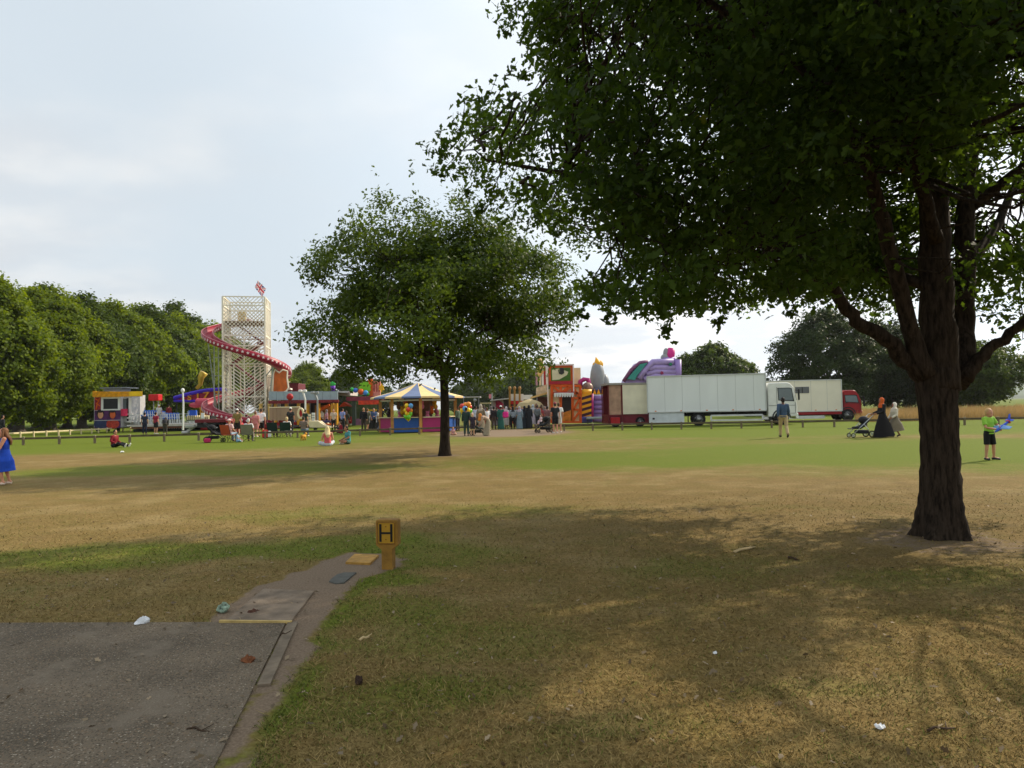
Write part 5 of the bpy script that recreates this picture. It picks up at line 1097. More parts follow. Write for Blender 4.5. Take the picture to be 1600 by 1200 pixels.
# inflatable slide behind the lorry
T = Px('inflatable_slide', 'tall lilac inflatable slide rising behind the maroon trailer', 'inflatable slide', 1020, 64)
mb = MB(); T.poly(mb, [(972, 610), (978, 592), (996, 567), (1022, 564), (1063, 563), (1063, 660), (972, 660)], .5, 2.6); T.part('side_wall', mb, lil)
mb = MB()
mb.tube([T.P(998, 592, .4), T.P(1006, 580, .4), T.P(1020, 566, .4), T.P(1052, 565, .4)], .3, 10); 
for k, y_ in enumerate((574, 580.5, 587)): mb.tube([T.P(1014 - 4 * k, y_ + 4 + 3 * k * .3, .4), T.P(1024, y_, .4), T.P(1055, y_ + .5, .4)], .27, 10)
T.part('wall_tubes', mb, mat('pvc_lilac_light', (160, 140, 194), .45), None, True)
mb = MB(); mb.tube([T.P(1059, 562, .4), T.P(1059, 600, .4)], .33, 10); T.part('corner_tube', mb, lil, None, True)
mb = MB(); T.poly(mb, [(980, 592), (1000, 569), (1012, 566.5), (996, 586), (992, 594)], .1, .45); T.part('slide_lane', mb, mat('pvc_teal', (50, 138, 128), .45))
mb = MB(); mb.tube([T.P(974, 596, .3), T.P(986, 578, .3), T.P(1000, 566.5, .3), T.P(1012, 565, .3)], .16, 8); T.part('lane_edge', mb, mat('pvc_plum', (120, 70, 110), .45), None, True)
mb = MB(); mb.tube([T.P(1046, 562, 1.2), T.P(1048, 552, 1.2), T.P(1049, 544, 1.2)], [.42, .4, .3], 10); T.part('pink_horn', mb, mat('pvc_pink', (206, 38, 128), .45), None, True)
mb = MB(); mb.ell(T.P(1041, 553, 1.3), (.3, .3, .55)); mb.ell(T.P(1039, 559, 1.1), (.4, .3, .35)); T.part('grey_bulge', mb, gre, None, True); mb = MB(); mb.tube([T.P(1036, 561.5, 1), T.P(1054, 561.5, 1)], .25, 8); T.part('top_roll', mb, lil, None, True)
for x_, y_, m in ((1048, 569, mat('spot_green', (40, 120, 90), .5)), (1034.5, 582.5, mat('spot_wine', (140, 40, 80), .5))): mb = MB(); mb.prism([T.P(x_ + (3 if i % 2 else 2) * math.cos(i * math.pi / 5), y_ + (3 if i % 2 else 2) * math.sin(i * math.pi / 5), .08) for i in range(10)], (0, .2, 0)); T.part('star_patch', mb, m)

# ---------------------------------------------------------------- food stalls in the middle
T = Px('food_stall', 'white and red food stall with tall posts behind the queue', 'stall', 812, 62)
T.pb('counter', mat('stall_orange', (196, 92, 40), .6, var=.4, scale=3), 797, 634, 818, 662, 0, .3); T.pb('back', darkg, 797, 630, 842, 640, 2.5, 2.6); T.pb('red_valance', mat('valance_red', (196, 36, 40), .6), 797, 626.5, 818, 631.5, -.3, -.2)
for x0, x1 in ((798, 803.5), (805, 810.5), (813, 818)): T.pb('white_panel', white, x0, 615.5, x1, 626, -.2, -.1)
T.pb('roof_sheet', mat('sheet_white', (222, 220, 214), .6), 818.4, 617, 832, 624, -.2, 2.4)
for x_ in (796.5, 804, 812): mb = MB(); mb.tube([T.P(x_, 664, -.4), T.P(x_, 607, -.4)], .09, 6); mb.ell(T.P(x_, 607, -.4), (.14, .14, .2)); T.part('post', mb, mat('post_brass', (150, 110, 46), .5))
T = Px('trade_stall', 'grey canopied stall with wine coloured display behind the crowd', 'stall', 784, 64)
T.pb('side', mat('stall_mauve', (170, 160, 164), .6, var=.2), 769, 625, 786, 664, 0, 2.5); T.pb('opening', mat('opening_dark', (60, 54, 58), .7), 787, 625, 796, 664, .3, .5); mb = MB(); T.poly(mb, [(766, 625), (795, 621.5), (795, 623.3), (766, 626.5)], -.8, 2.6); T.part('canopy', mb, mat('canopy_grey', (176, 174, 170), .7)); mb = MB(); [mb.ell(T.P(778 + (i % 3) * 2.5, 629 + i * 1.7, -.1), (.22, .1, .22), 8, 6) for i in range(6)]; T.part('hanging_goods', mb, mat('goods_wine', (150, 30, 66), .6, var=.4))
T.pb('price_flag', mat('flag_pinkish', (206, 120, 130), .6), 764, 616, 769, 622.5, -.3, -.25); mb = MB(); mb.tube([T.P(769, 664, -.3), T.P(768.6, 615, -.3)], .06, 6); T.part('flag_pole', mb, grey)
T = Px('small_stall', 'low tan roofed stall left of the grey canopied stall', 'stall', 759, 66); T.pb('roof', mat('roof_tan', (190, 176, 130), .7), 750, 629, 766, 631, -.5, 2); T.pb('counter', mat('counter_brown', (120, 92, 66), .7), 752, 648, 765, 664, 0, .5); mb = MB(); [T.pbox(mb, x_, 631, x_ + .8, 664, -.3, -.25) for x_ in (751, 764.5)]; T.part('pole', mb, grey)
T = Px('flat_canopy', 'thin flat grey canopy on poles right of the striped stall roof', 'canopy', 736, 62); T.pb('sheet', mat('canopy_grey', (176, 174, 170)), 722, 619.5, 750, 621, 0, 2.5); mb = MB(); [T.pbox(mb, x_, 621, x_ + .8, 664, .1, .15) for x_ in (724, 741, 748)]; mb.ell(T.P(742, 625, .1), .16); T.part('pole', mb, grey)
T = Px('parasol', 'beige market parasol open above the queue', 'parasol', 828, 55); n = 8; c = T.P(828, 623.5); e = T.P(828, 634.5).z
mb = MB(); pr = [(0.02, c.z), (.45, c.z - .1), (.85, c.z - .28), (1.05, e), (1.06, e - .12)]; mb.lathe(pr, (c.x, 0, 0), 8); T.part('canopy', mb, mat('parasol_beige', (176, 158, 116), .8)); mb = MB(); mb.tube([(c.x, 0, 0), (c.x, 0, c.z)], .03, 6); T.part('pole', mb, grey)

# ---------------------------------------------------------------- hydrant marker and foreground bits
hyd = mat('hydrant_yellow', (152, 112, 44), .7, var=.28, scale=9, bump=.3); hplate = mat('plate_yellow', (178, 134, 34), .55, var=.15, scale=12); hblk = mat('plate_black', (24, 23, 20), .6)
b = G(606, 888); T = empty('hydrant_marker', b, R(-6), 'squat yellow hydrant marker post with black letter H', 'marker post')
mb = MB(); s = .00622
def q(px, py): return ((px - 606) * s + .004, (888 - py) * s)
fr = [(591.5, 810.5), (622.5, 810.5), (624.5, 812.5), (624.5, 850), (615.5, 857.5), (615.5, 889), (598, 889), (598, 857.5), (589, 850), (589, 812.5)]
P = [q(*k) for k in fr]; th = .115
cx_, cz_ = .004, .25
v = []
for yy, sc2 in ((-th / 2, .965), (-th / 2 + .008, 1), (th / 2 - .008, 1), (th / 2, .965)): v += [(cx_ + (x_ - cx_) * sc2, yy, cz_ + (z_ - cz_) * sc2 if z_ > .02 else -.05) for x_, z_ in P]
n = len(P); mb.raw(v, [tuple(range(n)), tuple(range(4 * n - 1, 3 * n - 1, -1))] + [(k * n + i, (k + 1) * n + i, (k + 1) * n + (i + 1) % n, k * n + (i + 1) % n) for k in range(3) for i in range(n)])
mb.build('post', hyd, T)
x0, z0 = q(592.5, 848); x1, z1 = q(620.5, 814); mb = MB(); mb.cbox(x0, x1, -th / 2 - .007, -th / 2 + .002, z0, z1, .003); pl = mb.build('plate', hplate, T)
mb = MB(); yb = -th / 2 - .0105
def bar2(a, b_, c_, d_): u, w2 = q(a, d_), q(c_, b_); mb.box(u[0], w2[0], yb, yb + .006, u[1], w2[1])
bar2(595.5, 817, 599, 844.5); bar2(613, 817, 616.5, 844.5); bar2(599.05, 829.5, 612.95, 832.5); mb.build('letter_h', hblk, pl)
mb = MB()
u0, u1 = q(593.2, 847.4), q(619.8, 814.6)
for a_, c_ in (((u0[0], u0[1]), (u1[0], u0[1])), ((u1[0], u0[1]), (u1[0], u1[1])), ((u1[0], u1[1]), (u0[0], u1[1])), ((u0[0], u1[1]), (u0[0], u0[1]))): mb.bar((a_[0], yb + .002, a_[1]), (c_[0], yb + .002, c_[1]), .0045)
for pz in (821, 841): w3 = q(606, pz); mb.ell((w3[0], yb + .002, w3[1]), (.006, .004, .006), 8, 6)
mb.build('plate_border', mat('plate_rust', (110, 66, 24), .8), pl)
slab('hydrant_cover', [(540, 881.5), (578, 883), (592, 870), (554, 868.5)], .02, mat('cover_yellow', (176, 134, 62), .75, var=.3, scale=14, bump=.3), 'square yellow painted hydrant cover set in bare soil beside the marker post', 'hydrant cover')
def crumple(name, label, cat, px, py, size, m, seed, flat=.5):
    rg = np.random.default_rng(seed); mb = MB(); mb.ell((0, 0, size * flat * .8), (size, size * .7, size * flat), 14, 9)
    for p in mb.v:
        k = 1 + .55 * mnoise.noise(p * (2.2 / size) + Vector((seed, 0, 0))); p.x *= k; p.y *= k; p.z = max(.004, p.z * (1 + .9 * mnoise.noise(p * (3.1 / size) + Vector((0, seed, 0)))))
    o = mb.build(name, m, None, False); o.location = G(px, py); o.rotation_euler = (0, 0, seed); return tag(o, label, cat)
crumple('tissue', 'crumpled white tissue lying at the edge of the tarmac', 'litter', 222, 976, .055, mat('tissue_white', (232, 234, 236), .8, var=.05), 1)
crumple('wrapper', 'crumpled green and white wrapper beside the concrete slab', 'litter', 349, 956, .06, mat('wrapper_green', (150, 172, 150), .5, var=.7, scale=26), 2)
crumple('clod', 'brown lump lying on the tarmac by the concrete edging', 'clod', 388, 1036, .045, mat('clod_brown', (126, 78, 48), .9, var=.4, scale=30), 3)
crumple('clod', 'dark reddish lump on the concrete slab', 'clod', 395, 959, .045, mat('clod_dark', (88, 58, 46), .9, var=.4, scale=30), 4, .35)
crumple('pine_cone', 'dark cone lying in the foreground turf below the marker post', 'cone', 561, 1069, .03, mat('cone_dark', (62, 46, 36), .9, var=.4, scale=40), 5, .8)
crumple('paper_scrap', 'white paper scrap in the turf at the lower right', 'litter', 1375, 1139, .024, mat('tissue_white', (232, 234, 236)), 6)
crumple('paper_scrap', 'small white scrap alone in the shaded turf right of centre', 'litter', 1117, 1022, .016, mat('tissue_white', (232, 234, 236)), 7)
crumple('paper_scrap', 'pale scrap on the lit turf left of the seated pair', 'litter', 191, 707, .1, mat('tissue_white', (232, 234, 236)), 8, .3)
def stick(label, a, b_, r, m):
    p0, p1 = G(*a), G(*b_); c = (p0 + p1) / 2; mb = MB(); k = (p1 - p0).normalized().orthogonal()
    mb.tube([p0 - c + Vector((0, 0, .012)), (p0 - c) * .4 + Vector((0, .012, .02)), (p1 - c) * .3 + Vector((0, -.008, .016)), p1 - c + Vector((0, 0, .012))], [r * 1.2, r, r * .9, r * .5], 6); mb.tube([(p1 - c) * .3 + Vector((0, -.008, .016)), (p1 - c) * .55 + Vector((.02, .06, .02))], [r * .6, r * .3], 5)
    o = mb.build('stick', m, None, True); o.location = c; tag(o, label, 'stick')
tw_d, tw_p = mat('twig_dark', (70, 54, 40), .9), mat('twig_pale', (200, 176, 130), .8)
stick('dark twig on the turf at the lower right', (1450, 1146), (1492, 1141), .006, tw_d); stick('pale bare stick in the shade left of the oak trunk', (1148, 864), (1180, 856), .014, tw_p); stick('pale split stick on the turf below the marker post', (562, 1003), (577, 998), .009, tw_p)
stick('thin dark twig lying across the tarmac', (292, 1143), (328, 1147), .005, tw_d); stick('forked twig in dark soil beside the concrete edging', (438, 995), (450, 993), .006, tw_d); stick('dark fallen branch in shade left of the oak roots', (1232, 873), (1248, 877), .012, tw_d)
for k, (a_, m_, b_, lab) in enumerate((((1440, 836), (1410, 846), (1385, 850), ''), ((1480, 842), (1496, 851), (1508, 853), ''), ((1515, 838), (1545, 846), (1570, 850), ''))):
    pass
# ---------------------------------------------------------------- people
V3 = Vector
def mir(v): return V3((-v[0], v[1], v[2]))
BASE = dict(pelvis=(0, 0, .95), waist=(0, 0, 1.1), chest=(0, 0, 1.3), neck=(0, .01, 1.49), head=(0, -.015, 1.63),
            shL=(.18, .005, 1.42), elL=(.235, .03, 1.14), haL=(.245, -.05, .90), hiL=(.09, 0, .92), knL=(.1, -.02, .5), anL=(.105, .02, .09), toL=(.125, -.15, .04))
def pose(kind):
    J = {k: V3(v) for k, v in BASE.items()}
    for k in list(J):
        if k.endswith('L'): J[k[:-1] + 'R'] = mir(J[k])
    def s(**kw):
        for k, v in kw.items(): J[k] = V3(v)
    def lift(dz, dy=0, keys=('pelvis', 'waist', 'chest', 'neck', 'head', 'shL', 'shR', 'elL', 'elR', 'haL', 'haR', 'hiL', 'hiR')):
        for k in keys: J[k] = J[k] + V3((0, dy, dz))
    if kind == 'walk': s(knL=(.1, -.16, .52), anL=(.1, -.2, .1), toL=(.11, -.37, .06), knR=(-.1, .06, .5), anR=(-.1, .3, .14), toR=(-.11, .17, .04), elL=(.24, .1, 1.15), haL=(.24, .1, .92), elR=(-.24, -.04, 1.15), haR=(-.24, -.2, .94))
    elif kind == 'push': s(knL=(.1, -.15, .52), anL=(.1, -.18, .1), toL=(.11, -.34, .06), knR=(-.1, .08, .5), anR=(-.1, .28, .13), toR=(-.11, .14, .04), elL=(.22, -.06, 1.16), haL=(.17, -.34, 1.06), elR=(-.22, -.06, 1.16), haR=(-.17, -.34, 1.06))
    elif kind == 'phone': s(elL=(.23, -.03, 1.16), haL=(.08, -.27, 1.24), elR=(-.23, -.03, 1.16), haR=(-.08, -.27, 1.22), head=(0, -.05, 1.615))
    elif kind == 'carry': s(elL=(.23, -.06, 1.16), haL=(.0, -.27, 1.12), elR=(-.24, .02, 1.14), haR=(-.24, -.06, .9))
    elif kind == 'sit':       # on the ground, legs stretched in front
        lift(-.83, .0); s(knL=(.12, -.42, .2), anL=(.12, -.82, .07), toL=(.13, -.92, .2), knR=(-.12, -.4, .22), anR=(-.14, -.8, .07), toR=(-.15, -.9, .2), elL=(.24, -.02, .34), haL=(.18, -.26, .22), elR=(-.24, -.02, .34), haR=(-.18, -.26, .22))
        s(chest=(0, -.03, .47), neck=(0, -.05, .65), head=(0, -.09, .79), shL=(.18, -.04, .58), shR=(-.18, -.04, .58))
    elif kind == 'cross':
        lift(-.83); s(knL=(.36, -.26, .16), anL=(-.06, -.36, .09), toL=(-.2, -.36, .06), knR=(-.36, -.26, .16), anR=(.06, -.3, .09), toR=(.2, -.3, .06), elL=(.25, -.06, .34), haL=(.22, -.3, .22), elR=(-.25, -.06, .34), haR=(-.22, -.3, .22))
        s(chest=(0, -.03, .47), neck=(0, -.06, .65), head=(0, -.1, .78))
    elif kind == 'chair':
        lift(-.47); s(knL=(.11, -.42, .48), anL=(.11, -.44, .1), toL=(.12, -.6, .05), knR=(-.11, -.42, .48), anR=(-.11, -.44, .1), toR=(-.12, -.6, .05), elL=(.25, -.02, .68), haL=(.17, -.26, .62), elR=(-.25, -.02, .68), haR=(-.17, -.26, .62))
    elif kind == 'bend':
        s(pelvis=(0, .12, .86), waist=(0, .08, 1.0), chest=(0, -.14, 1.12), neck=(0, -.3, 1.2), head=(0, -.41, 1.24), shL=(.17, -.24, 1.15), shR=(-.17, -.24, 1.15), elL=(.2, -.3, .9), haL=(.15, -.42, .7), elR=(-.2, -.3, .9), haR=(-.15, -.42, .7), hiL=(.09, .12, .84), hiR=(-.09, .12, .84), knL=(.1, .0, .46), knR=(-.1, .02, .46))
    return J
def person(label, px, py, h, ps='stand', face=0, skin=(196, 140, 108), hair=('short', (46, 32, 24)), top=((60, 60, 70), 'short'), bot=('trousers', (40, 44, 60)), shoes=(40, 36, 34), hs=1.0, J=None, vox=.016, D=None, z=0.0, extra=None, group=None, x=None, wide=1.0):
    loc = G(px, py) if D is None else V3((At(px, 640, D).x, D, z))
    r = empty('person', loc, R(face), label, 'person', group)
    P = pose(ps)
    if J:
        for k, v in J.items(): P[k] = V3(v)
    k = h / 1.75
    def M(name, rgb, rough=.8): return mat(name + '_%d_%d_%d' % tuple(rgb), rgb, rough, var=.15, scale=9)
    def fin(name, mb, m, parent=r, vx=vox, smooth=True):
        mb.v = [p * k for p in mb.v]; o = mb.build(name, m, parent, smooth)
        if vx:
            md = o.modifiers.new('skin', 'REMESH'); md.mode = 'VOXEL'; md.voxel_size = vx * k; md.use_smooth_shade = True
            ms = o.modifiers.new('soft', 'SMOOTH'); ms.factor = .5; ms.iterations = 2
        return o
    wd = wide
    # body: torso, neck, head with face, limbs, hands with five fingers, all in one surface
    mb = MB(); up = (P['neck'] - P['chest']).normalized()
    shm = (P['shL'] + P['shR']) / 2
    mb.tube([P['pelvis'] - V3((0, 0, .09)) if ps not in ('bend',) else P['pelvis'] + V3((0, .02, -.08)), P['pelvis'], P['waist'], P['chest'], shm, P['neck'] + (shm - P['neck']) * .25], [(.12 * wd, .09), (.16 * wd, .115 * wd), (.13 * wd, .1 * wd), (.165 * wd, .12 * wd), (.165, .09), (.06, .055)], 16, (1, 0, 0))
    hd = P['head']; sc_ = hs; hdir = (hd - P['neck']).normalized()
    mb.tube([P['neck'] - hdir * .06, P['neck'] + hdir * .05, hd - hdir * .04], [.068, .054, .05], 12)
    mb.ell(hd + V3((0, .008, .02)) * sc_, (.076 * sc_, .096 * sc_, .115 * sc_), 16, 12); mb.ell(hd + V3((0, -.025, -.055)) * sc_, (.056 * sc_, .062 * sc_, .062 * sc_), 12, 8)
    mb.ell(hd + V3((0, -.095, -.012)) * sc_, (.013 * sc_, .022 * sc_, .024 * sc_), 8, 6)
    for s in (-1, 1): mb.ell(hd + V3((s * .078, .012, .0)) * sc_, (.012 * sc_, .022 * sc_, .032 * sc_), 8, 6)
    for S in 'LR':
        sg = 1 if S == 'L' else -1; sh, el, ha = P['sh' + S], P['el' + S], P['ha' + S]
        mb.tube([shm + (sh - shm) * .5, sh, sh + (el - sh) * .5, el, el + (ha - el) * .35, ha], [.07, .062, .05, .041, .042, .027], 12)
        d = (ha - el).normalized(); a = V3((sg, 0, 0)); a = (a - d * a.dot(d)).normalized() if abs(d.x) < .9 else V3((0, 0, 1)); nrm = d.cross(a).normalized()
        spread = nrm; palm = ha + d * .05
        mb.tube([ha, palm, ha + d * .09], [(.026, .018), (.018, .042), (.015, .04)], 10, a)
        for q, (o_, ln) in enumerate(((-.032, .062), (-.011, .074), (.011, .078), (.032, .07))):
            b = ha + d * .085 + spread * o_; mb.tube([b, b + d * ln * .5 - a * .006, b + d * ln * .85 - a * .024, b + d * ln * .95 - a * .04], [.0098, .0092, .0085, .006], 6)
        b = ha + d * .03 + spread * .034; mb.tube([b, b + d * .03 + spread * .022 - a * .01, b + d * .06 + spread * .026 - a * .024], [.0115, .0105, .008], 6)
        hi, kn, an, to = P['hi' + S], P['kn' + S], P['an' + S], P['to' + S]
        mb.tube([hi, hi + (kn - hi) * .35, kn, kn + (an - kn) * .3, kn + (an - kn) * .7, an], [.088 * wd, .078 * wd, .055, .056, .042, .036], 12)
        mb.tube([an + (an - to) * .35 * V3((1, 1, 0)) * 1.0, an - V3((0, 0, .02)), (an + to) / 2, to], [.036, .04, .04, .026], 10)
    fin('body', mb, M('skin', skin, .55))
    # top
    tc, sl = top
    dress = bot[0] in ('dress', 'abaya', 'skirt')
    if sl != 'none' or True:
        mb = MB(); inf = .016
        low = P['pelvis'] + (P['waist'] - P['pelvis']) * (.1 if bot[0] != 'abaya' else .2)
        if ps in ('stand', 'walk', 'push', 'phone', 'carry'): low = low - V3((0, 0, .07))
        top_pts = [low, P['waist'], P['chest'], shm + up * .02, P['neck'] + (shm - P['neck']) * .45]
        mb.tube(top_pts, [(.175 * wd, .135 * wd), (.155 * wd, .125 * wd), (.185 * wd, .138 * wd), (.18, .105), (.085, .075)], 16, (1, 0, 0))
        for S in 'LR':
            sh, el, ha = P['sh' + S], P['el' + S], P['ha' + S]
            if sl == 'short': mb.tube([shm + (sh - shm) * .5, sh, sh + (el - sh) * .5, sh + (el - sh) * .72], [.082, .078, .074, .076], 12)
            elif sl == 'long': mb.tube([shm + (sh - shm) * .5, sh, sh + (el - sh) * .5, el, el + (ha - el) * .5, ha - (ha - el).normalized() * .01], [.084, .08, .07, .062, .058, .05], 12)
            elif sl == 'strap': mb.tube([sh * .62 + shm * .38 + V3((0, 0, -.1)), sh * .62 + shm * .38 + V3((0, 0, .052)), shm + (sh - shm) * .62 + V3((0, .07, -.08))], [.03, .03, .03], 8)
        tp = fin('top' if not dress else 'bodice', mb, M('cloth', tc))
    kind, bc = bot
    cm = M('cloth', bc)
    if kind in ('trousers', 'shorts'):
        mb = MB(); mb.tube([P['pelvis'] + (P['waist'] - P['pelvis']) * .45, P['pelvis'], (P['hiL'] + P['hiR']) / 2 + (P['pelvis'] - P['waist']).normalized() * .07], [(.162 * wd, .122 * wd), (.178 * wd, .135 * wd), (.15 * wd, .11 * wd)], 16, (1, 0, 0))
        for S in 'LR':
            hi, kn, an = P['hi' + S], P['kn' + S], P['an' + S]
            if kind == 'shorts': mb.tube([hi, hi + (kn - hi) * .35, kn + (hi - kn) * .08], [.105 * wd, .1 * wd, .092], 12)
            else: mb.tube([hi, hi + (kn - hi) * .35, kn, kn + (an - kn) * .5, an + (kn - an) * .06], [.105 * wd, .095 * wd, .075, .068, .066], 12)
        fin(kind, mb, cm)
    elif kind in ('dress', 'abaya', 'skirt'):
        mb = MB(); hem = {'dress': .42, 'abaya': .03, 'skirt': .3}[kind]; W = {'dress': .19, 'abaya': .26, 'skirt': .21}[kind]
        if ps in ('sit', 'cross', 'chair'): kn = (P['knL'] + P['knR']) / 2; mb.tube([P['waist'], P['pelvis'], (P['pelvis'] + kn) / 2, kn, (P['anL'] + P['anR']) / 2 + (kn - (P['anL'] + P['anR']) / 2) * .3], [(.15, .12), (.2, .15), (.24, .13), (.26, .13), (.24, .1)], 16, (1, 0, 0))
        else:
            cy = (P['anL'].y + P['anR'].y) / 2; sp = abs(P['anL'].y - P['anR'].y) * .55
            mb.tube([P['waist'] + V3((0, 0, .02)), P['pelvis'], V3((0, cy * .4 + P['pelvis'].y * .6, (P['pelvis'].z + hem) / 2 + .05)), V3((0, cy * .8, hem + .08)), V3((0, cy, hem))], [(.15 * wd, .125), (.185 * wd, .16), (.2 + W * .15, .18 + sp * .6), (W * .98, W * .85 + sp), (W, W * .88 + sp)], 20, (1, 0, 0))
        fin({'dress': 'dress_skirt', 'abaya': 'long_robe', 'skirt': 'skirt'}[kind], mb, cm)
    # hair or headwear
    hk, hc = hair; hm = M('hair', hc, .7); mb = MB(); q = lambda a, b, c: hd + V3((a, b, c)) * sc_
    if hk in ('short', 'long', 'bun', 'cap', 'bald'):
        if hk != 'bald':
            mb.ell(q(0, .028, .045), (.086 * sc_, .094 * sc_, .1 * sc_), 16, 10); mb.ell(q(0, .055, -.01), (.08 * sc_, .065 * sc_, .085 * sc_), 12, 8)
        if hk == 'long': mb.tube([q(0, .05, .06), q(0, .085, -.06), P['neck'] + V3((0, .12, -.04)), P['chest'] + V3((0, .165, .06)), P['chest'] + V3((0, .16, -.07))], [(.08 * sc_, .05), (.1 * sc_, .06), (.12 * sc_, .05), (.11 * sc_, .04), (.05, .025)], 12, (1, 0, 0)); [mb.tube([q(s * .07, .01, .06), q(s * .09, .0, -.08), q(s * .1, .0, -.2)], [.03, .035, .02], 8) for s in (-1, 1)]
        if hk == 'bun': mb.ell(q(0, .07, .12), .045 * sc_, 10, 8)
        if hk != 'bald': fin('hair', mb, hm)
        if hk == 'cap':
            mb = MB(); mb.ell(q(0, .015, .07), (.092 * sc_, .108 * sc_, .085 * sc_), 14, 8); mb.tube([q(0, -.07, .07), q(0, -.17, .055)], [(.075 * sc_, .012), (.06 * sc_, .008)], 10, (1, 0, 0)); fin('cap', mb, M('cap', extra or (230, 230, 226)))
    elif hk == 'scarf':
        mb.ell(q(0, .035, .03), (.1 * sc_, .112 * sc_, .13 * sc_), 16, 10); mb.tube([q(0, .03, 0), q(0, .02, -.1), q(0, .02, -.19), q(0, .03, -.3)], [(.098 * sc_, .1 * sc_), (.1, .095), (.17, .12), (.19, .13)], 16, (1, 0, 0)); fin('headscarf', mb, M('cloth', hc))
    elif hk == 'hat':
        mb.ell(q(0, .02, .06), (.09 * sc_, .1 * sc_, .09 * sc_), 14, 8); mb.lathe([(.09 * sc_, 0), (.17 * sc_, -.012), (.172 * sc_, 0), (.09 * sc_, .02)], q(0, .02, .06), 16); fin('hat', mb, M('hat', hc), vx=None)
    if vox < .012:
        for s in (-1, 1):
            mb = MB(); mb.ell(q(s * .03, -.083, .012), (.013 * sc_, .008 * sc_, .008 * sc_), 8, 6); fin('eye', mb, mat('eye_dark', (38, 30, 28), .3), vx=None)
        mb = MB(); mb.ell(q(0, -.087, -.062), (.024 * sc_, .007 * sc_, .006 * sc_), 8, 6); fin('mouth', mb, mat('lip', (150, 80, 74), .5), vx=None)
    if shoes:
        sm = M('shoe', shoes, .6)
        for S in 'LR':
            an, to = P['an' + S], P['to' + S]; mb = MB(); f = to - an; fh = V3((f.x, f.y, 0)); 
            mb.tube([an - fh * .38 - V3((0, 0, .045)), an - V3((0, 0, .03)), (an + to) / 2 - V3((0, 0, .012)), to, to + fh * .12], [(.036, .042), (.047, .05), (.048, .04), (.042, .03), (.02, .018)], 12); fin('shoe', mb, sm)
    return r, k, P
BLK, NAVY, WHT, GRY, TEAL = (34, 34, 38), (38, 44, 66), (222, 222, 220), (128, 130, 132), (52, 108, 100)
GX = 'people queueing by the stalls'
# ---- near figures
gJ = dict(elL=(.24, -.1, 1.14), haL=(.12, -.28, .98), elR=(-.22, -.12, 1.12), haR=(-.08, -.3, .96), head=(.0, -.04, 1.6), knL=(.09, -.1, .5), anL=(.09, -.03, .09), toL=(.11, -.19, .04), knR=(-.09, .02, .5), anR=(-.09, .12, .1), toR=(-.1, -.04, .04))
person('girl with long brown hair in a blue dress walking at the left edge', 7, 758, 1.3, 'stand', -62, (206, 146, 116), ('long', (122, 84, 54)), ((34, 74, 190), 'strap'), ('dress', (36, 82, 200)), (224, 204, 184), 1.22, gJ, .009)
bJ = dict(elL=(.27, -.1, 1.17), haL=(.12, -.3, 1.14), elR=(-.24, -.1, 1.12), haR=(-.0, -.3, 1.06), head=(.02, -.03, 1.6), knL=(.14, -.03, .5), anL=(.17, .0, .09), toL=(.27, -.14, .04), knR=(-.12, -.01, .5), anR=(-.14, .02, .09), toR=(-.18, -.14, .04))
br, bk, bP = person('blond boy in a lime green shirt and black shorts holding a toy plane', 1547, 719, 1.29, 'stand', 14, (204, 150, 120), ('short', (196, 160, 110)), ((150, 206, 74), 'short'), ('shorts', (22, 22, 26)), (38, 48, 66), 1.24, bJ, .009)
# toy plane held in the boy's hands
T = empty('toy_plane', br.location + V3((.10, -.26, .80)), R(8), 'blue foam toy plane held across the chest of the blond boy', 'toy plane')
pb_ = mat('foam_blue', (64, 96, 214), .5, var=.15); pl2 = mat('foam_light_blue', (120, 164, 226), .5)
rotm = Matrix.Rotation(R(-32), 3, 'Y')
def tp(mb): mb.v = [rotm @ p for p in mb.v]; return mb
mb = MB(); mb.tube([(-.16, 0, 0), (-.08, 0, 0), (.08, 0, 0), (.26, 0, .01), (.38, 0, .02)], [.015, .035, .04, .028, .012], 10); tp(mb).build('fuselage', pb_, T, True)
mb = MB(); mb.prism([(-.02, -.30, .0), (.08, -.3, .0), (.12, 0, .02), (.08, .3, 0), (-.02, .3, 0), (-.05, 0, .02)], (0, 0, .014)); tp(mb).build('wing', pl2, T)
mb = MB(); mb.prism([(.3, -.12, .02), (.37, -.12, .02), (.39, .12, .02), (.32, .12, .02)], (0, 0, .012)); mb.prism([(.28, .004, .02), (.42, .004, .15), (.46, .004, .14), (.38, .004, .02)], (0, .012, 0)); tp(mb).build('tail', pb_, T)
mb = MB(); mb.box(.28, .31, -.045, .045, -.03, .05); tp(mb).build('tail_band', mat('band_red', (196, 60, 80), .5), T)
person('man in a blue jacket and khaki trousers walking away by the white lorry', 1225, 684, 1.76, 'walk', 172, (110, 78, 60), ('short', (34, 28, 26)), ((62, 84, 112), 'long'), ('trousers', (186, 164, 124)), (36, 32, 30), 1.0, None, .012)
person('woman in a long black robe and orange headscarf pushing a pushchair', 1380, 683.5, 1.66, 'push', -90, (150, 104, 80), ('scarf', (206, 92, 34)), ((24, 22, 26), 'long'), ('abaya', (22, 20, 24)), (26, 24, 24), 1.0, dict(head=(0, -.04, 1.62)), .012)
person('woman in a white headscarf and pale tunic with grey skirt walking behind the pushchair', 1399, 683, 1.44, 'walk', -84, (150, 104, 80), ('scarf', (226, 220, 208)), ((214, 206, 188), 'long'), ('skirt', (124, 114, 98)), (30, 28, 28), 1.05, dict(haL=(.2, -.3, 1.0), elL=(.22, -.05, 1.14)), .012, wide=1.12)
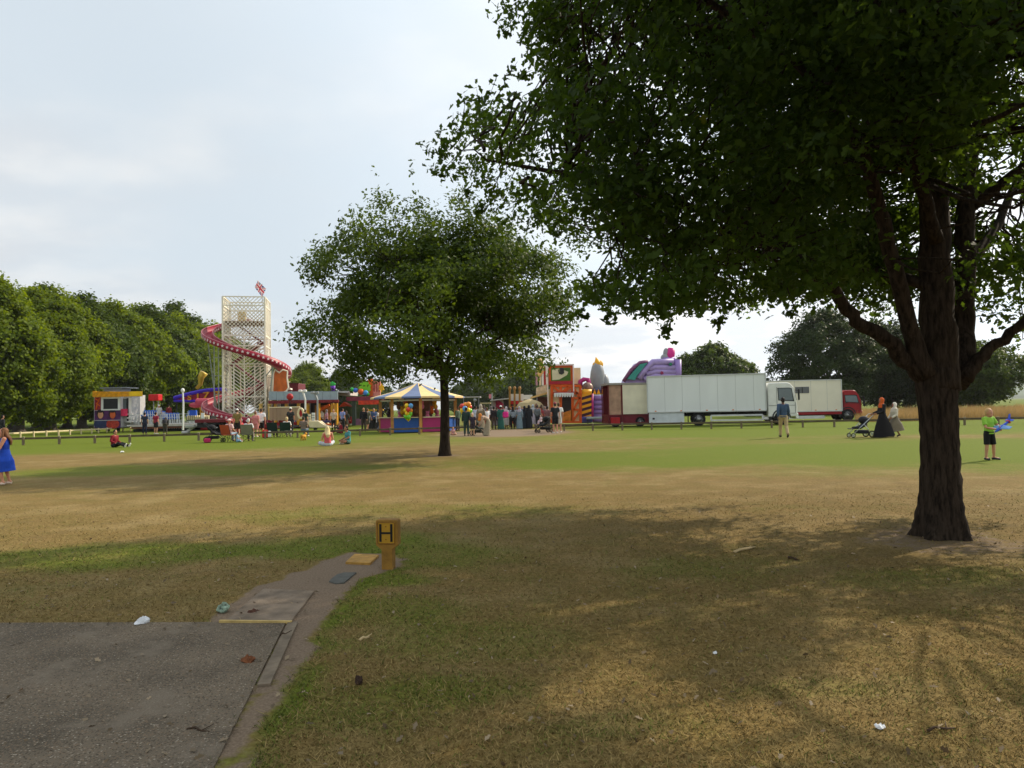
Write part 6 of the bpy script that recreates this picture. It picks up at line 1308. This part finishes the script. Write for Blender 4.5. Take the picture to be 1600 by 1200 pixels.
def pram(label, px, py, rz, s=1.0, fab=(34, 36, 44), silver=True):
    T = empty('pushchair', G(px, py), R(rz), label, 'pushchair'); m = mat('pram_fabric_%d_%d_%d' % fab, fab, .8); fr_ = mat('pram_silver', (186, 190, 194), .3, .8) if silver else darkg
    def b(name, f, mm, sm=False, par=T): mb = MB(); f(mb); mb.v = [p * s for p in mb.v]; return mb.build(name, mm, par, sm)
    b('frame', lambda mb: [(mb.tube([(y, x_, z) for y, z in pts for x_ in (sx,)], .016, 7)) for sx in (-.24, .24) for pts in (((-.46, .16), (-.1, .5), (.42, .98)), ((.3, .15), (-.02, .58)))] + [mb.tube([(.42, -.24, .98), (.45, 0, 1.0), (.42, .24, .98)], .018, 7)], fr_, True)
    b('seat', lambda mb: mb.tube([(-.34, 0, .42), (-.12, 0, .42), (.06, 0, .52), (.2, 0, .8)], [(.2, .05), (.21, .07), (.21, .08), (.19, .05)], 12, (0, 1, 0)), m, True)
    b('hood', lambda mb: mb.ell((.1, 0, .74), (.22, .22, .17), 12, 8), m, True); b('basket', lambda mb: mb.cbox(-.24, .22, -.2, .2, .17, .32, .03), m); b('footrest', lambda mb: mb.cbox(-.56, -.3, -.13, .13, .36, .4, .015), darkg)
    for x_, y_, rr in ((-.46, -.2, .1), (-.46, .2, .1), (.3, -.27, .15), (.3, .27, .15)):
        mb = MB(); mb.tube([(x_ + rr * .82 * math.cos(a), y_, rr + rr * .82 * math.sin(a)) for a in [i * math.pi / 9 for i in range(19)]], rr * .18, 6); mb.v = [p * s for p in mb.v]; o = mb.build('wheel', black, T, True)
        mb = MB(); [mb.bar((x_, y_, rr), (x_ + rr * .75 * math.cos(a), y_, rr + rr * .75 * math.sin(a)), .03, .02) for a in [i * math.pi / 3 for i in range(6)]]; mb.v = [p * s for p in mb.v]; mb.build('spokes', fr_, o)
pram('dark pushchair with silver frame pushed across the green turf', 1347, 683.5, 0)
# ---- seated on the grass
person('person in a maroon top with dark hair sitting alone on the grass', 178, 699, 1.6, 'sit', 78, (190, 140, 110), ('short', (26, 22, 22)), ((128, 22, 36), 'long'), ('trousers', (28, 28, 34)), (214, 214, 206), 1.0, None, .014)
person('long haired blonde woman in a coral top and pale shorts sitting on the grass', 512, 697, 1.66, 'cross', 200, (214, 160, 130), ('long', (226, 204, 150)), ((214, 100, 104), 'strap'), ('shorts', (198, 206, 216)), None, 1.05, dict(knL=(.42, -.1, .16), knR=(-.3, -.32, .2)), .014)
person('person in a teal shirt sitting cross legged facing the blonde woman', 544, 694, 1.62, 'cross', -58, (176, 122, 96), ('short', (54, 38, 30)), ((66, 138, 142), 'short'), ('shorts', (48, 84, 76)), (196, 186, 170), 1.0, None, .014)
# ---- standing by the ride
GR2 = 'people standing in front of the spinning ride'
person('person in dark navy clothes standing in front of the blue seat ride', 226, 679, 1.72, 'stand', 190, (190, 140, 110), ('short', (24, 20, 20)), (NAVY, 'short'), ('trousers', (26, 34, 56)), BLK, group=GR2, D=56, vox=.02)
person('lad in a maroon and white jersey with black shorts watching the ride', 243.5, 679, 1.72, 'stand', 165, (206, 150, 122), ('short', (30, 24, 22)), ((140, 28, 56), 'short'), ('shorts', BLK), WHT, group=GR2, D=56, vox=.02)
person('person in black leaning beside the maroon jersey lad', 258, 679, 1.66, 'bend', 200, (190, 140, 110), ('short', (40, 28, 24)), (BLK, 'long'), ('trousers', (70, 66, 60)), BLK, group=GR2, D=56.4, vox=.02)
person('person in a dark red top on the ride deck', 264, 664, 1.7, 'stand', 170, (190, 140, 110), ('short', (40, 28, 24)), ((120, 34, 40), 'long'), ('trousers', (110, 30, 36)), BLK, group=GR2, D=66, z=.75, vox=.02)
person('ride worker in white by the blue seats', 248.5, 664, 1.7, 'stand', 20, (190, 140, 110), ('cap', (40, 28, 24)), ((198, 198, 190), 'short'), ('trousers', GRY), BLK, group=GR2, D=66.6, z=.75, vox=.02)
# ---- by the tower
GT = 'families gathered below the slide tower'
person('man in an olive shirt and white cap with dark shorts below the slide', 370.5, 684, 1.8, 'stand', 185, (206, 156, 128), ('cap', (90, 70, 50)), ((132, 112, 62), 'short'), ('shorts', (44, 38, 36)), (206, 200, 190), group=GT, D=45, vox=.018)
person('broad person in a pink shirt and shorts below the slide', 399, 684, 1.62, 'stand', 180, (214, 160, 136), ('bun', (130, 84, 56)), ((206, 124, 122), 'short'), ('shorts', (206, 130, 128)), (220, 214, 206), group=GT, D=45, vox=.018, wide=1.25)
person('man in a bright white shirt and black shorts below the slide', 408, 684, 1.8, 'stand', 186, (206, 150, 126), ('short', (70, 48, 36)), ((230, 230, 232), 'short'), ('shorts', (26, 26, 30)), (40, 38, 38), group=GT, D=45.6, vox=.018)
person('man in a charcoal shirt standing before the beige hoarding', 454, 672, 1.85, 'stand', 175, (180, 120, 96), ('cap', (60, 44, 34)), ((46, 46, 46), 'short'), ('trousers', (40, 38, 40)), BLK, group=GT, D=50, vox=.018, wide=1.1)
person('person in dark green sunlit top standing by the round red badge', 477, 668, 1.7, 'stand', 150, (196, 140, 110), ('short', (70, 50, 36)), ((42, 58, 46), 'short'), ('trousers', (60, 56, 50)), BLK, group=GT, D=52, vox=.018)
person('person in a striped brown and white top stooping on the fence', 474, 683, 1.7, 'chair', 175, (200, 150, 120), ('short', (60, 44, 34)), ((120, 104, 92), 'short'), ('trousers', (92, 108, 124)), WHT, group=GT, D=43.6, z=.0, vox=.018, wide=1.1)
mb = MB(); s0 = V3((At(474, 640, 43.6).x, 43.6, 0))
def camp_chair(label, px, D, rz, rgb):
    T = empty('camp_chair', (At(px, 640, D).x, D, 0), R(rz), label, 'camp chair', 'folding camp chairs'); m = mat('chair_canvas_%d_%d_%d' % rgb, rgb, .85)
    mb = MB(); mb.prism([(-.3, -.26, .40), (.3, -.26, .40), (.28, .2, .36), (-.28, .2, .36)], (0, 0, .02)); mb.build('seat', m, T)
    mb = MB(); mb.prism([(-.3, .2, .40), (.3, .2, .40), (.3, .34, .92), (-.3, .34, .92)], (0, .02, .004)); mb.build('backrest', m, T)
    mb = MB()
    for s in (-1, 1): mb.tube([(s * .31, -.28, 0), (-s * .31, .24, .4)], .012, 6); mb.tube([(s * .31, .28, 0), (s * .31, -.24, .4)], .012, 6); mb.tube([(s * .31, .2, .36), (s * .31, .35, .93)], .013, 6); mb.tube([(s * .31, -.27, 0), (s * .31, -.27, .6), (s * .31, .25, .62)], .012, 6)
    mb.build('frame', darkg, T)
def seated(label, px, D, rz, **kw):
    return person(label, px, 0, kw.pop('h', 1.68), 'chair', rz, D=D, vox=.018, group=kw.pop('group', 'people sitting on camp chairs'), **kw)
camp_chair('rust orange camp chair on the near side of the fence', 357, 38.2, 160, (176, 78, 44)); seated('person in a pale pink top seated in the rust orange camp chair', 358, 38.1, 160, hair=('hat', (222, 190, 190)), top=((226, 190, 186), 'short'), bot=('trousers', (150, 170, 190)))
camp_chair('grey green camp chair facing the tower on the near side of the fence', 387, 38.4, 186, (126, 124, 104)); seated('person with white hair and white top seated in the grey green chair', 388, 38.3, 186, hair=('short', (206, 204, 198)), top=(WHT, 'short'), bot=('trousers', (110, 110, 100)))
camp_chair('dark green camp chair nearest the tower entrance', 427, 43.9, 180, (30, 50, 44)); seated('person sitting in the dark green chair nearest the tower entrance', 427, 43.8, 180, h=1.5, hair=('short', (90, 60, 44)), top=((60, 50, 48), 'short'), bot=('trousers', (60, 54, 50)))
camp_chair('dark green camp chair second from the tower entrance', 447, 43.9, 184, (32, 54, 46)); seated('blond person in white sitting in the second dark green chair', 448, 43.8, 184, hair=('short', (214, 190, 140)), top=((232, 226, 216), 'short'), bot=('trousers', (214, 210, 200)))
person('child in light blue jeans crouching beside the rust orange chair', 371, 692, 1.1, 'cross', 100, (200, 150, 124), ('short', (60, 48, 44)), ((140, 170, 190), 'short'), ('trousers', (126, 164, 190)), (190, 196, 200), D=37.6, vox=.018)
pram('black double pushchair with open hood on the grass by the camp chairs', 334, 691, 190, 1.05, (26, 28, 32), False)
T = empty('cool_bag', G(324, 692), R(10), 'small magenta bag on the grass beside the black pushchair', 'bag'); mb = MB(); mb.cbox(-.17, .17, -.1, .1, .0, .24, .05); mb.build('body', mat('bag_magenta', (196, 44, 96), .7), T); mb = MB(); mb.tube([(-.1, 0, .23), (-.06, 0, .36), (.06, 0, .36), (.1, 0, .23)], .012, 6); mb.build('handle', black, T)
T = empty('cool_bag', V3((At(416, 640, 43.4).x, 43.4, 0)), 0, 'red and white bag standing by the fence below the tower', 'bag'); mb = MB(); mb.cbox(-.25, .1, -.1, .1, .0, .5, .05); mb.build('body', mat('bag_red', (206, 44, 40), .7), T); mb = MB(); mb.cbox(.105, .28, -.1, .1, .02, .42, .04); mb.build('side_pocket', white, T)
T = empty('toy_dog', G(474, 688), R(80), 'small tan toy animal on the grass just inside the fence', 'toy'); mb = MB(); mb.tube([(-.2, 0, .2), (0, 0, .22), (.2, 0, .23)], [.08, .09, .08], 10); mb.ell((.3, 0, .34), (.09, .07, .08)); [mb.tube([(x_, y_, .18), (x_, y_, 0)], .03, 6) for x_ in (-.16, .16) for y_ in (-.05, .05)]; mb.tube([(-.2, 0, .24), (-.3, 0, .34)], .02, 6); mb.build('body', mat('plush_tan', (196, 142, 52), .9), T, True)
# ---- beyond the fence in the middle
GM = 'visitors between the pavilion and the round stall'
for px, D, h, ps, f, hr, tp_, bt, lab in [
    (521, 55, 1.7, 'stand', 20, ('short', (50, 36, 30)), ((190, 170, 150), 'short'), ('trousers', BLK), 'person in a pale top by the painted screen of the pavilion'),
    (535, 55, 1.75, 'stand', 150, ('short', (40, 30, 26)), ((130, 140, 190), 'short'), ('trousers', BLK), 'person in a lilac shirt in front of the dodgem cars'),
    (528, 50, 1.3, 'cross', 60, ('short', (40, 30, 26)), (BLK, 'short'), ('trousers', GRY), 'person in black crouching before the pavilion'),
    (533, 49, 1.6, 'sit', -70, ('short', (60, 40, 30)), ((140, 26, 44), 'long'), ('trousers', (130, 30, 44)), 'person in crimson sitting on the grass beyond the fence'),
    (568, 52, 1.76, 'stand', 10, ('short', (40, 30, 26)), (BLK, 'long'), ('trousers', (70, 60, 56)), 'person in black with a white shirt front near the corner post'),
    (574, 53, 1.7, 'walk', 160, ('short', (110, 80, 50)), ((110, 110, 90), 'short'), ('shorts', (90, 84, 70)), 'person in olive clothes walking near the corner post'),
    (596, 51, 1.7, 'walk', 70, ('short', (60, 46, 40)), ((90, 90, 96), 'short'), ('trousers', (110, 120, 140)), 'person in grey and jeans at the left of the round stall'),
    (608, 50.6, 1.66, 'carry', 150, ('long', (60, 46, 40)), ((60, 40, 44), 'short'), ('trousers', BLK), 'dark clothed woman leaning on the round stall counter')]:
    
    person(lab, px, 0, h, ps, f, hair=hr, top=tp_, bot=bt, D=D, vox=.02, group=GM)
person('toddler in a red striped top riding at the front of the oak trunk', 707, 0, .9, 'cross', 20, hair=('short', (90, 60, 40)), top=((196, 150, 150), 'short'), bot=('shorts', (190, 170, 170)), D=42, vox=.02, hs=1.3)
# ---- crowd right of the young oak
for px, py, h, ps, f, sk, hr, tp_, bt, sh, lab in [
    (729, 681, 1.62, 'stand', 180, (120, 84, 66), ('short', (26, 22, 22)), ((40, 62, 58), 'long'), ('trousers', (44, 66, 62)), BLK, 'balloon seller in dark teal below the big balloon bunch'),
    (738.5, 681, 1.28, 'stand', 10, (200, 160, 130), ('short', (206, 196, 180)), ((52, 44, 62), 'short'), ('shorts', (60, 52, 60)), BLK, 'fair haired child in dark purple below the balloon bunch'),
    (743.5, 673, 1.72, 'stand', 150, (150, 106, 84), ('short', (30, 26, 26)), ((196, 204, 220), 'short'), ('trousers', BLK), BLK, 'person in a pale blue shirt just right of the balloons'),
    (752, 676, 1.78, 'walk', 160, (150, 106, 84), ('scarf', (176, 164, 146)), ((124, 112, 92), 'long'), ('abaya', (110, 100, 80)), BLK, 'tall woman in a beige headscarf and long khaki dress'),
    (761, 675, 1.6, 'walk', -150, (190, 140, 112), ('short', (90, 64, 44)), ((226, 226, 226), 'short'), ('shorts', (160, 28, 40)), BLK, 'boy in a white shirt with dark emblem and red shorts'),
    (772, 671, 1.66, 'stand', 170, (130, 92, 72), ('short', (28, 24, 24)), ((44, 40, 44), 'long'), ('trousers', (84, 70, 60)), BLK, 'person in black between the red shorts boy and the teal dress'),
    (783, 671, 1.7, 'stand', 176, (130, 92, 72), ('cap', (30, 26, 26)), ((44, 98, 88), 'long'), ('abaya', (40, 92, 82)), WHT, 'woman in a long teal green dress and white cap'),
    (791.5, 670, 1.62, 'stand', 200, (150, 110, 88), ('scarf', (206, 196, 196)), ((214, 206, 206), 'long'), ('skirt', (190, 186, 180)), BLK, 'woman in white headscarf carrying a bright pink bag on her back'),
    (801.5, 670, 1.62, 'carry', 200, (130, 92, 72), ('scarf', (34, 32, 36)), ((150, 160, 170), 'long'), ('trousers', (32, 30, 34)), BLK, 'woman in a grey top and black headscarf in the queue'),
    (812, 670.5, 1.62, 'carry', 176, (130, 92, 72), ('scarf', (170, 160, 170)), ((124, 140, 152), 'long'), ('abaya', (110, 132, 142)), GRY, 'woman in a long pale grey blue dress in the queue'),
    (820, 670, 1.64, 'stand', 190, (130, 92, 72), ('scarf', (30, 30, 36)), ((52, 62, 70), 'long'), ('abaya', (42, 50, 58)), BLK, 'woman in a slate grey robe under the parasol'),
    (827, 670, 1.7, 'stand', 170, (130, 92, 72), ('scarf', (26, 26, 30)), ((32, 36, 44), 'long'), ('abaya', (28, 32, 38)), BLK, 'woman in a black robe under the parasol edge'),
    (833.5, 669, 1.74, 'stand', 150, (170, 124, 100), ('scarf', (180, 186, 190)), ((176, 160, 150), 'long'), ('skirt', (190, 180, 196)), BLK, 'woman in pale patterned clothes right of the parasol pole'),
    (840.5, 669, 1.7, 'stand', 150, (170, 124, 100), ('short', (60, 50, 46)), ((110, 116, 120), 'long'), ('trousers', (50, 50, 60)), BLK, 'man in a grey shirt by the sloping tan canopy'),
    (868, 677, 1.8, 'stand', 190, (196, 140, 116), ('cap', (60, 44, 36)), ((36, 38, 42), 'short'), ('shorts', (26, 26, 30)), (236, 236, 232), 'man in black shirt and shorts with white trainers and pinkish cap'),
    (873.5, 676, 1.78, 'stand', 180, (196, 140, 116), ('short', (90, 64, 44)), ((232, 232, 230), 'short'), ('shorts', (210, 206, 200)), (236, 236, 232), 'person in white half hidden behind the man in black shorts'),
    (856, 673, 1.6, 'stand', 150, (150, 110, 88), ('short', (40, 30, 28)), ((120, 84, 84), 'short'), ('trousers', (60, 56, 60)), BLK, 'person in dusty pink behind the dark pushchair')]:
    person(lab, px, py, h, ps, f, sk, hr, tp_, bt, sh, 1.15 if h < 1.4 else 1.0, None, .018, group=GX, extra=(150, 70, 84) if 'pinkish' in lab else None)
person('woman in a long patterned skirt and orange scarf bending over', 760, 681, 1.6, 'bend', -80, (150, 106, 84), ('scarf', (206, 126, 50)), ((176, 150, 130), 'long'), ('abaya', (150, 140, 118)), BLK, vox=.018, group=GX)
T = empty('backpack', G(790.5, 672) + V3((0, -.22, 1.05)), 0, 'bright pink bag on the back of the woman in white', 'bag'); mb = MB(); mb.cbox(-.2, .2, -.12, .1, -.2, .25, .08); mb.build('body', mat('bag_pink', (206, 40, 130), .7), T); mb = MB(); mb.tube([(-.1, .1, .2), (-.1, .2, .3), (.1, .2, .3), (.1, .1, .2)], .015, 6); mb.build('strap', mat('bag_pink', (206, 40, 130)), T)
pram('black pushchair among the queue beside the man in black shorts', 852, 676, 20, 1.1, (26, 30, 30), False)
pram('dark pushchair beside the bending woman', 746, 680, 170, .95, (40, 50, 40), False)
person('baby in a flowery white outfit sitting in the black pushchair', 845, 0, .8, 'chair', -60, (206, 160, 136), ('short', (90, 64, 44)), ((214, 196, 204), 'short'), ('trousers', (206, 190, 204)), None, 1.4, None, .02, D=45.2, z=.45)
person('person with dark hood at the left edge behind the girl', 4, 0, 1.7, 'stand', 150, (150, 110, 88), ('short', (24, 22, 24)), ((30, 32, 36), 'long'), ('trousers', (34, 34, 38)), BLK, D=46, vox=.02)
rgc = random.Random(11)
tops = [(150, 60, 70), (70, 90, 130), (200, 196, 190), (60, 64, 60), (170, 120, 130), (90, 110, 90), (210, 180, 120), (120, 130, 150), (44, 40, 48), (180, 90, 60)]
words = ['brick red', 'denim blue', 'off white', 'dark olive', 'dusty rose', 'moss green', 'sand yellow', 'slate blue', 'near black', 'rust']
spots = [(747.5, 60, 'between the flat canopy and the tan roofed stall'), (756, 58, 'behind the tall woman in beige'), (767, 57, 'below the pink flag'), (776, 56, 'before the grey canopied stall'), (787, 57, 'behind the pink bag'), (797, 57, 'at the stall counter by the brass post'),
         (806, 58, 'at the red valanced counter'), (816, 58, 'under the left edge of the parasol'), (838, 54, 'under the sloping tan canopy'), (846, 53, 'beside the fun house column'), (851, 52, 'behind the queue pushchair'), (584, 54, 'in front of the prize panels'), (591, 53, 'near the left of the round stall'), (541, 56, 'beside the corner post of the red canopy'), (510, 56, 'near the painted screen'), (715, 50, 'at the right side of the round stall')]
for i, (px, D, where) in enumerate(spots):
    c = tops[i % 10]; lg = i % 3
    person('person in a %s top %s' % (words[i % 10], where), px, 0, rgc.uniform(1.55, 1.82), ('stand', 'walk', 'carry')[i % 3], rgc.uniform(0, 360), ((150, 106, 84), (196, 144, 116))[i % 2], (('short', 'long', 'scarf', 'bun')[i % 4], ((40, 30, 26), (70, 50, 36), (120, 110, 110), (90, 64, 44))[i % 4]), (c, ('short', 'long')[i % 2]), (('trousers', 'shorts', 'trousers')[lg], ((50, 54, 66), (90, 84, 70), (36, 36, 40))[lg]), BLK, D=D, vox=.022, group=GX)
# ---------------------------------------------------------------- summer haze in the air
def haze():
    mb = MB(); mb.box(-4300, 4300, -80, 6300, -1.2, 75)
    m = bpy.data.materials.new('summer_haze'); m.use_nodes = True; t = m.node_tree; t.nodes.clear()
    out = N(t, 'ShaderNodeOutputMaterial'); v = N(t, 'ShaderNodeVolumePrincipled'); v.inputs['Color'].default_value = (.93, .96, 1, 1); v.inputs['Density'].default_value = .00012; v.inputs['Anisotropy'].default_value = .3
    t.links.new(v.outputs[0], out.inputs['Volume'])
    o = mb.build('haze', m); o['kind'] = 'stuff'; o['label'] = 'thin pale summer haze over the park'
haze()
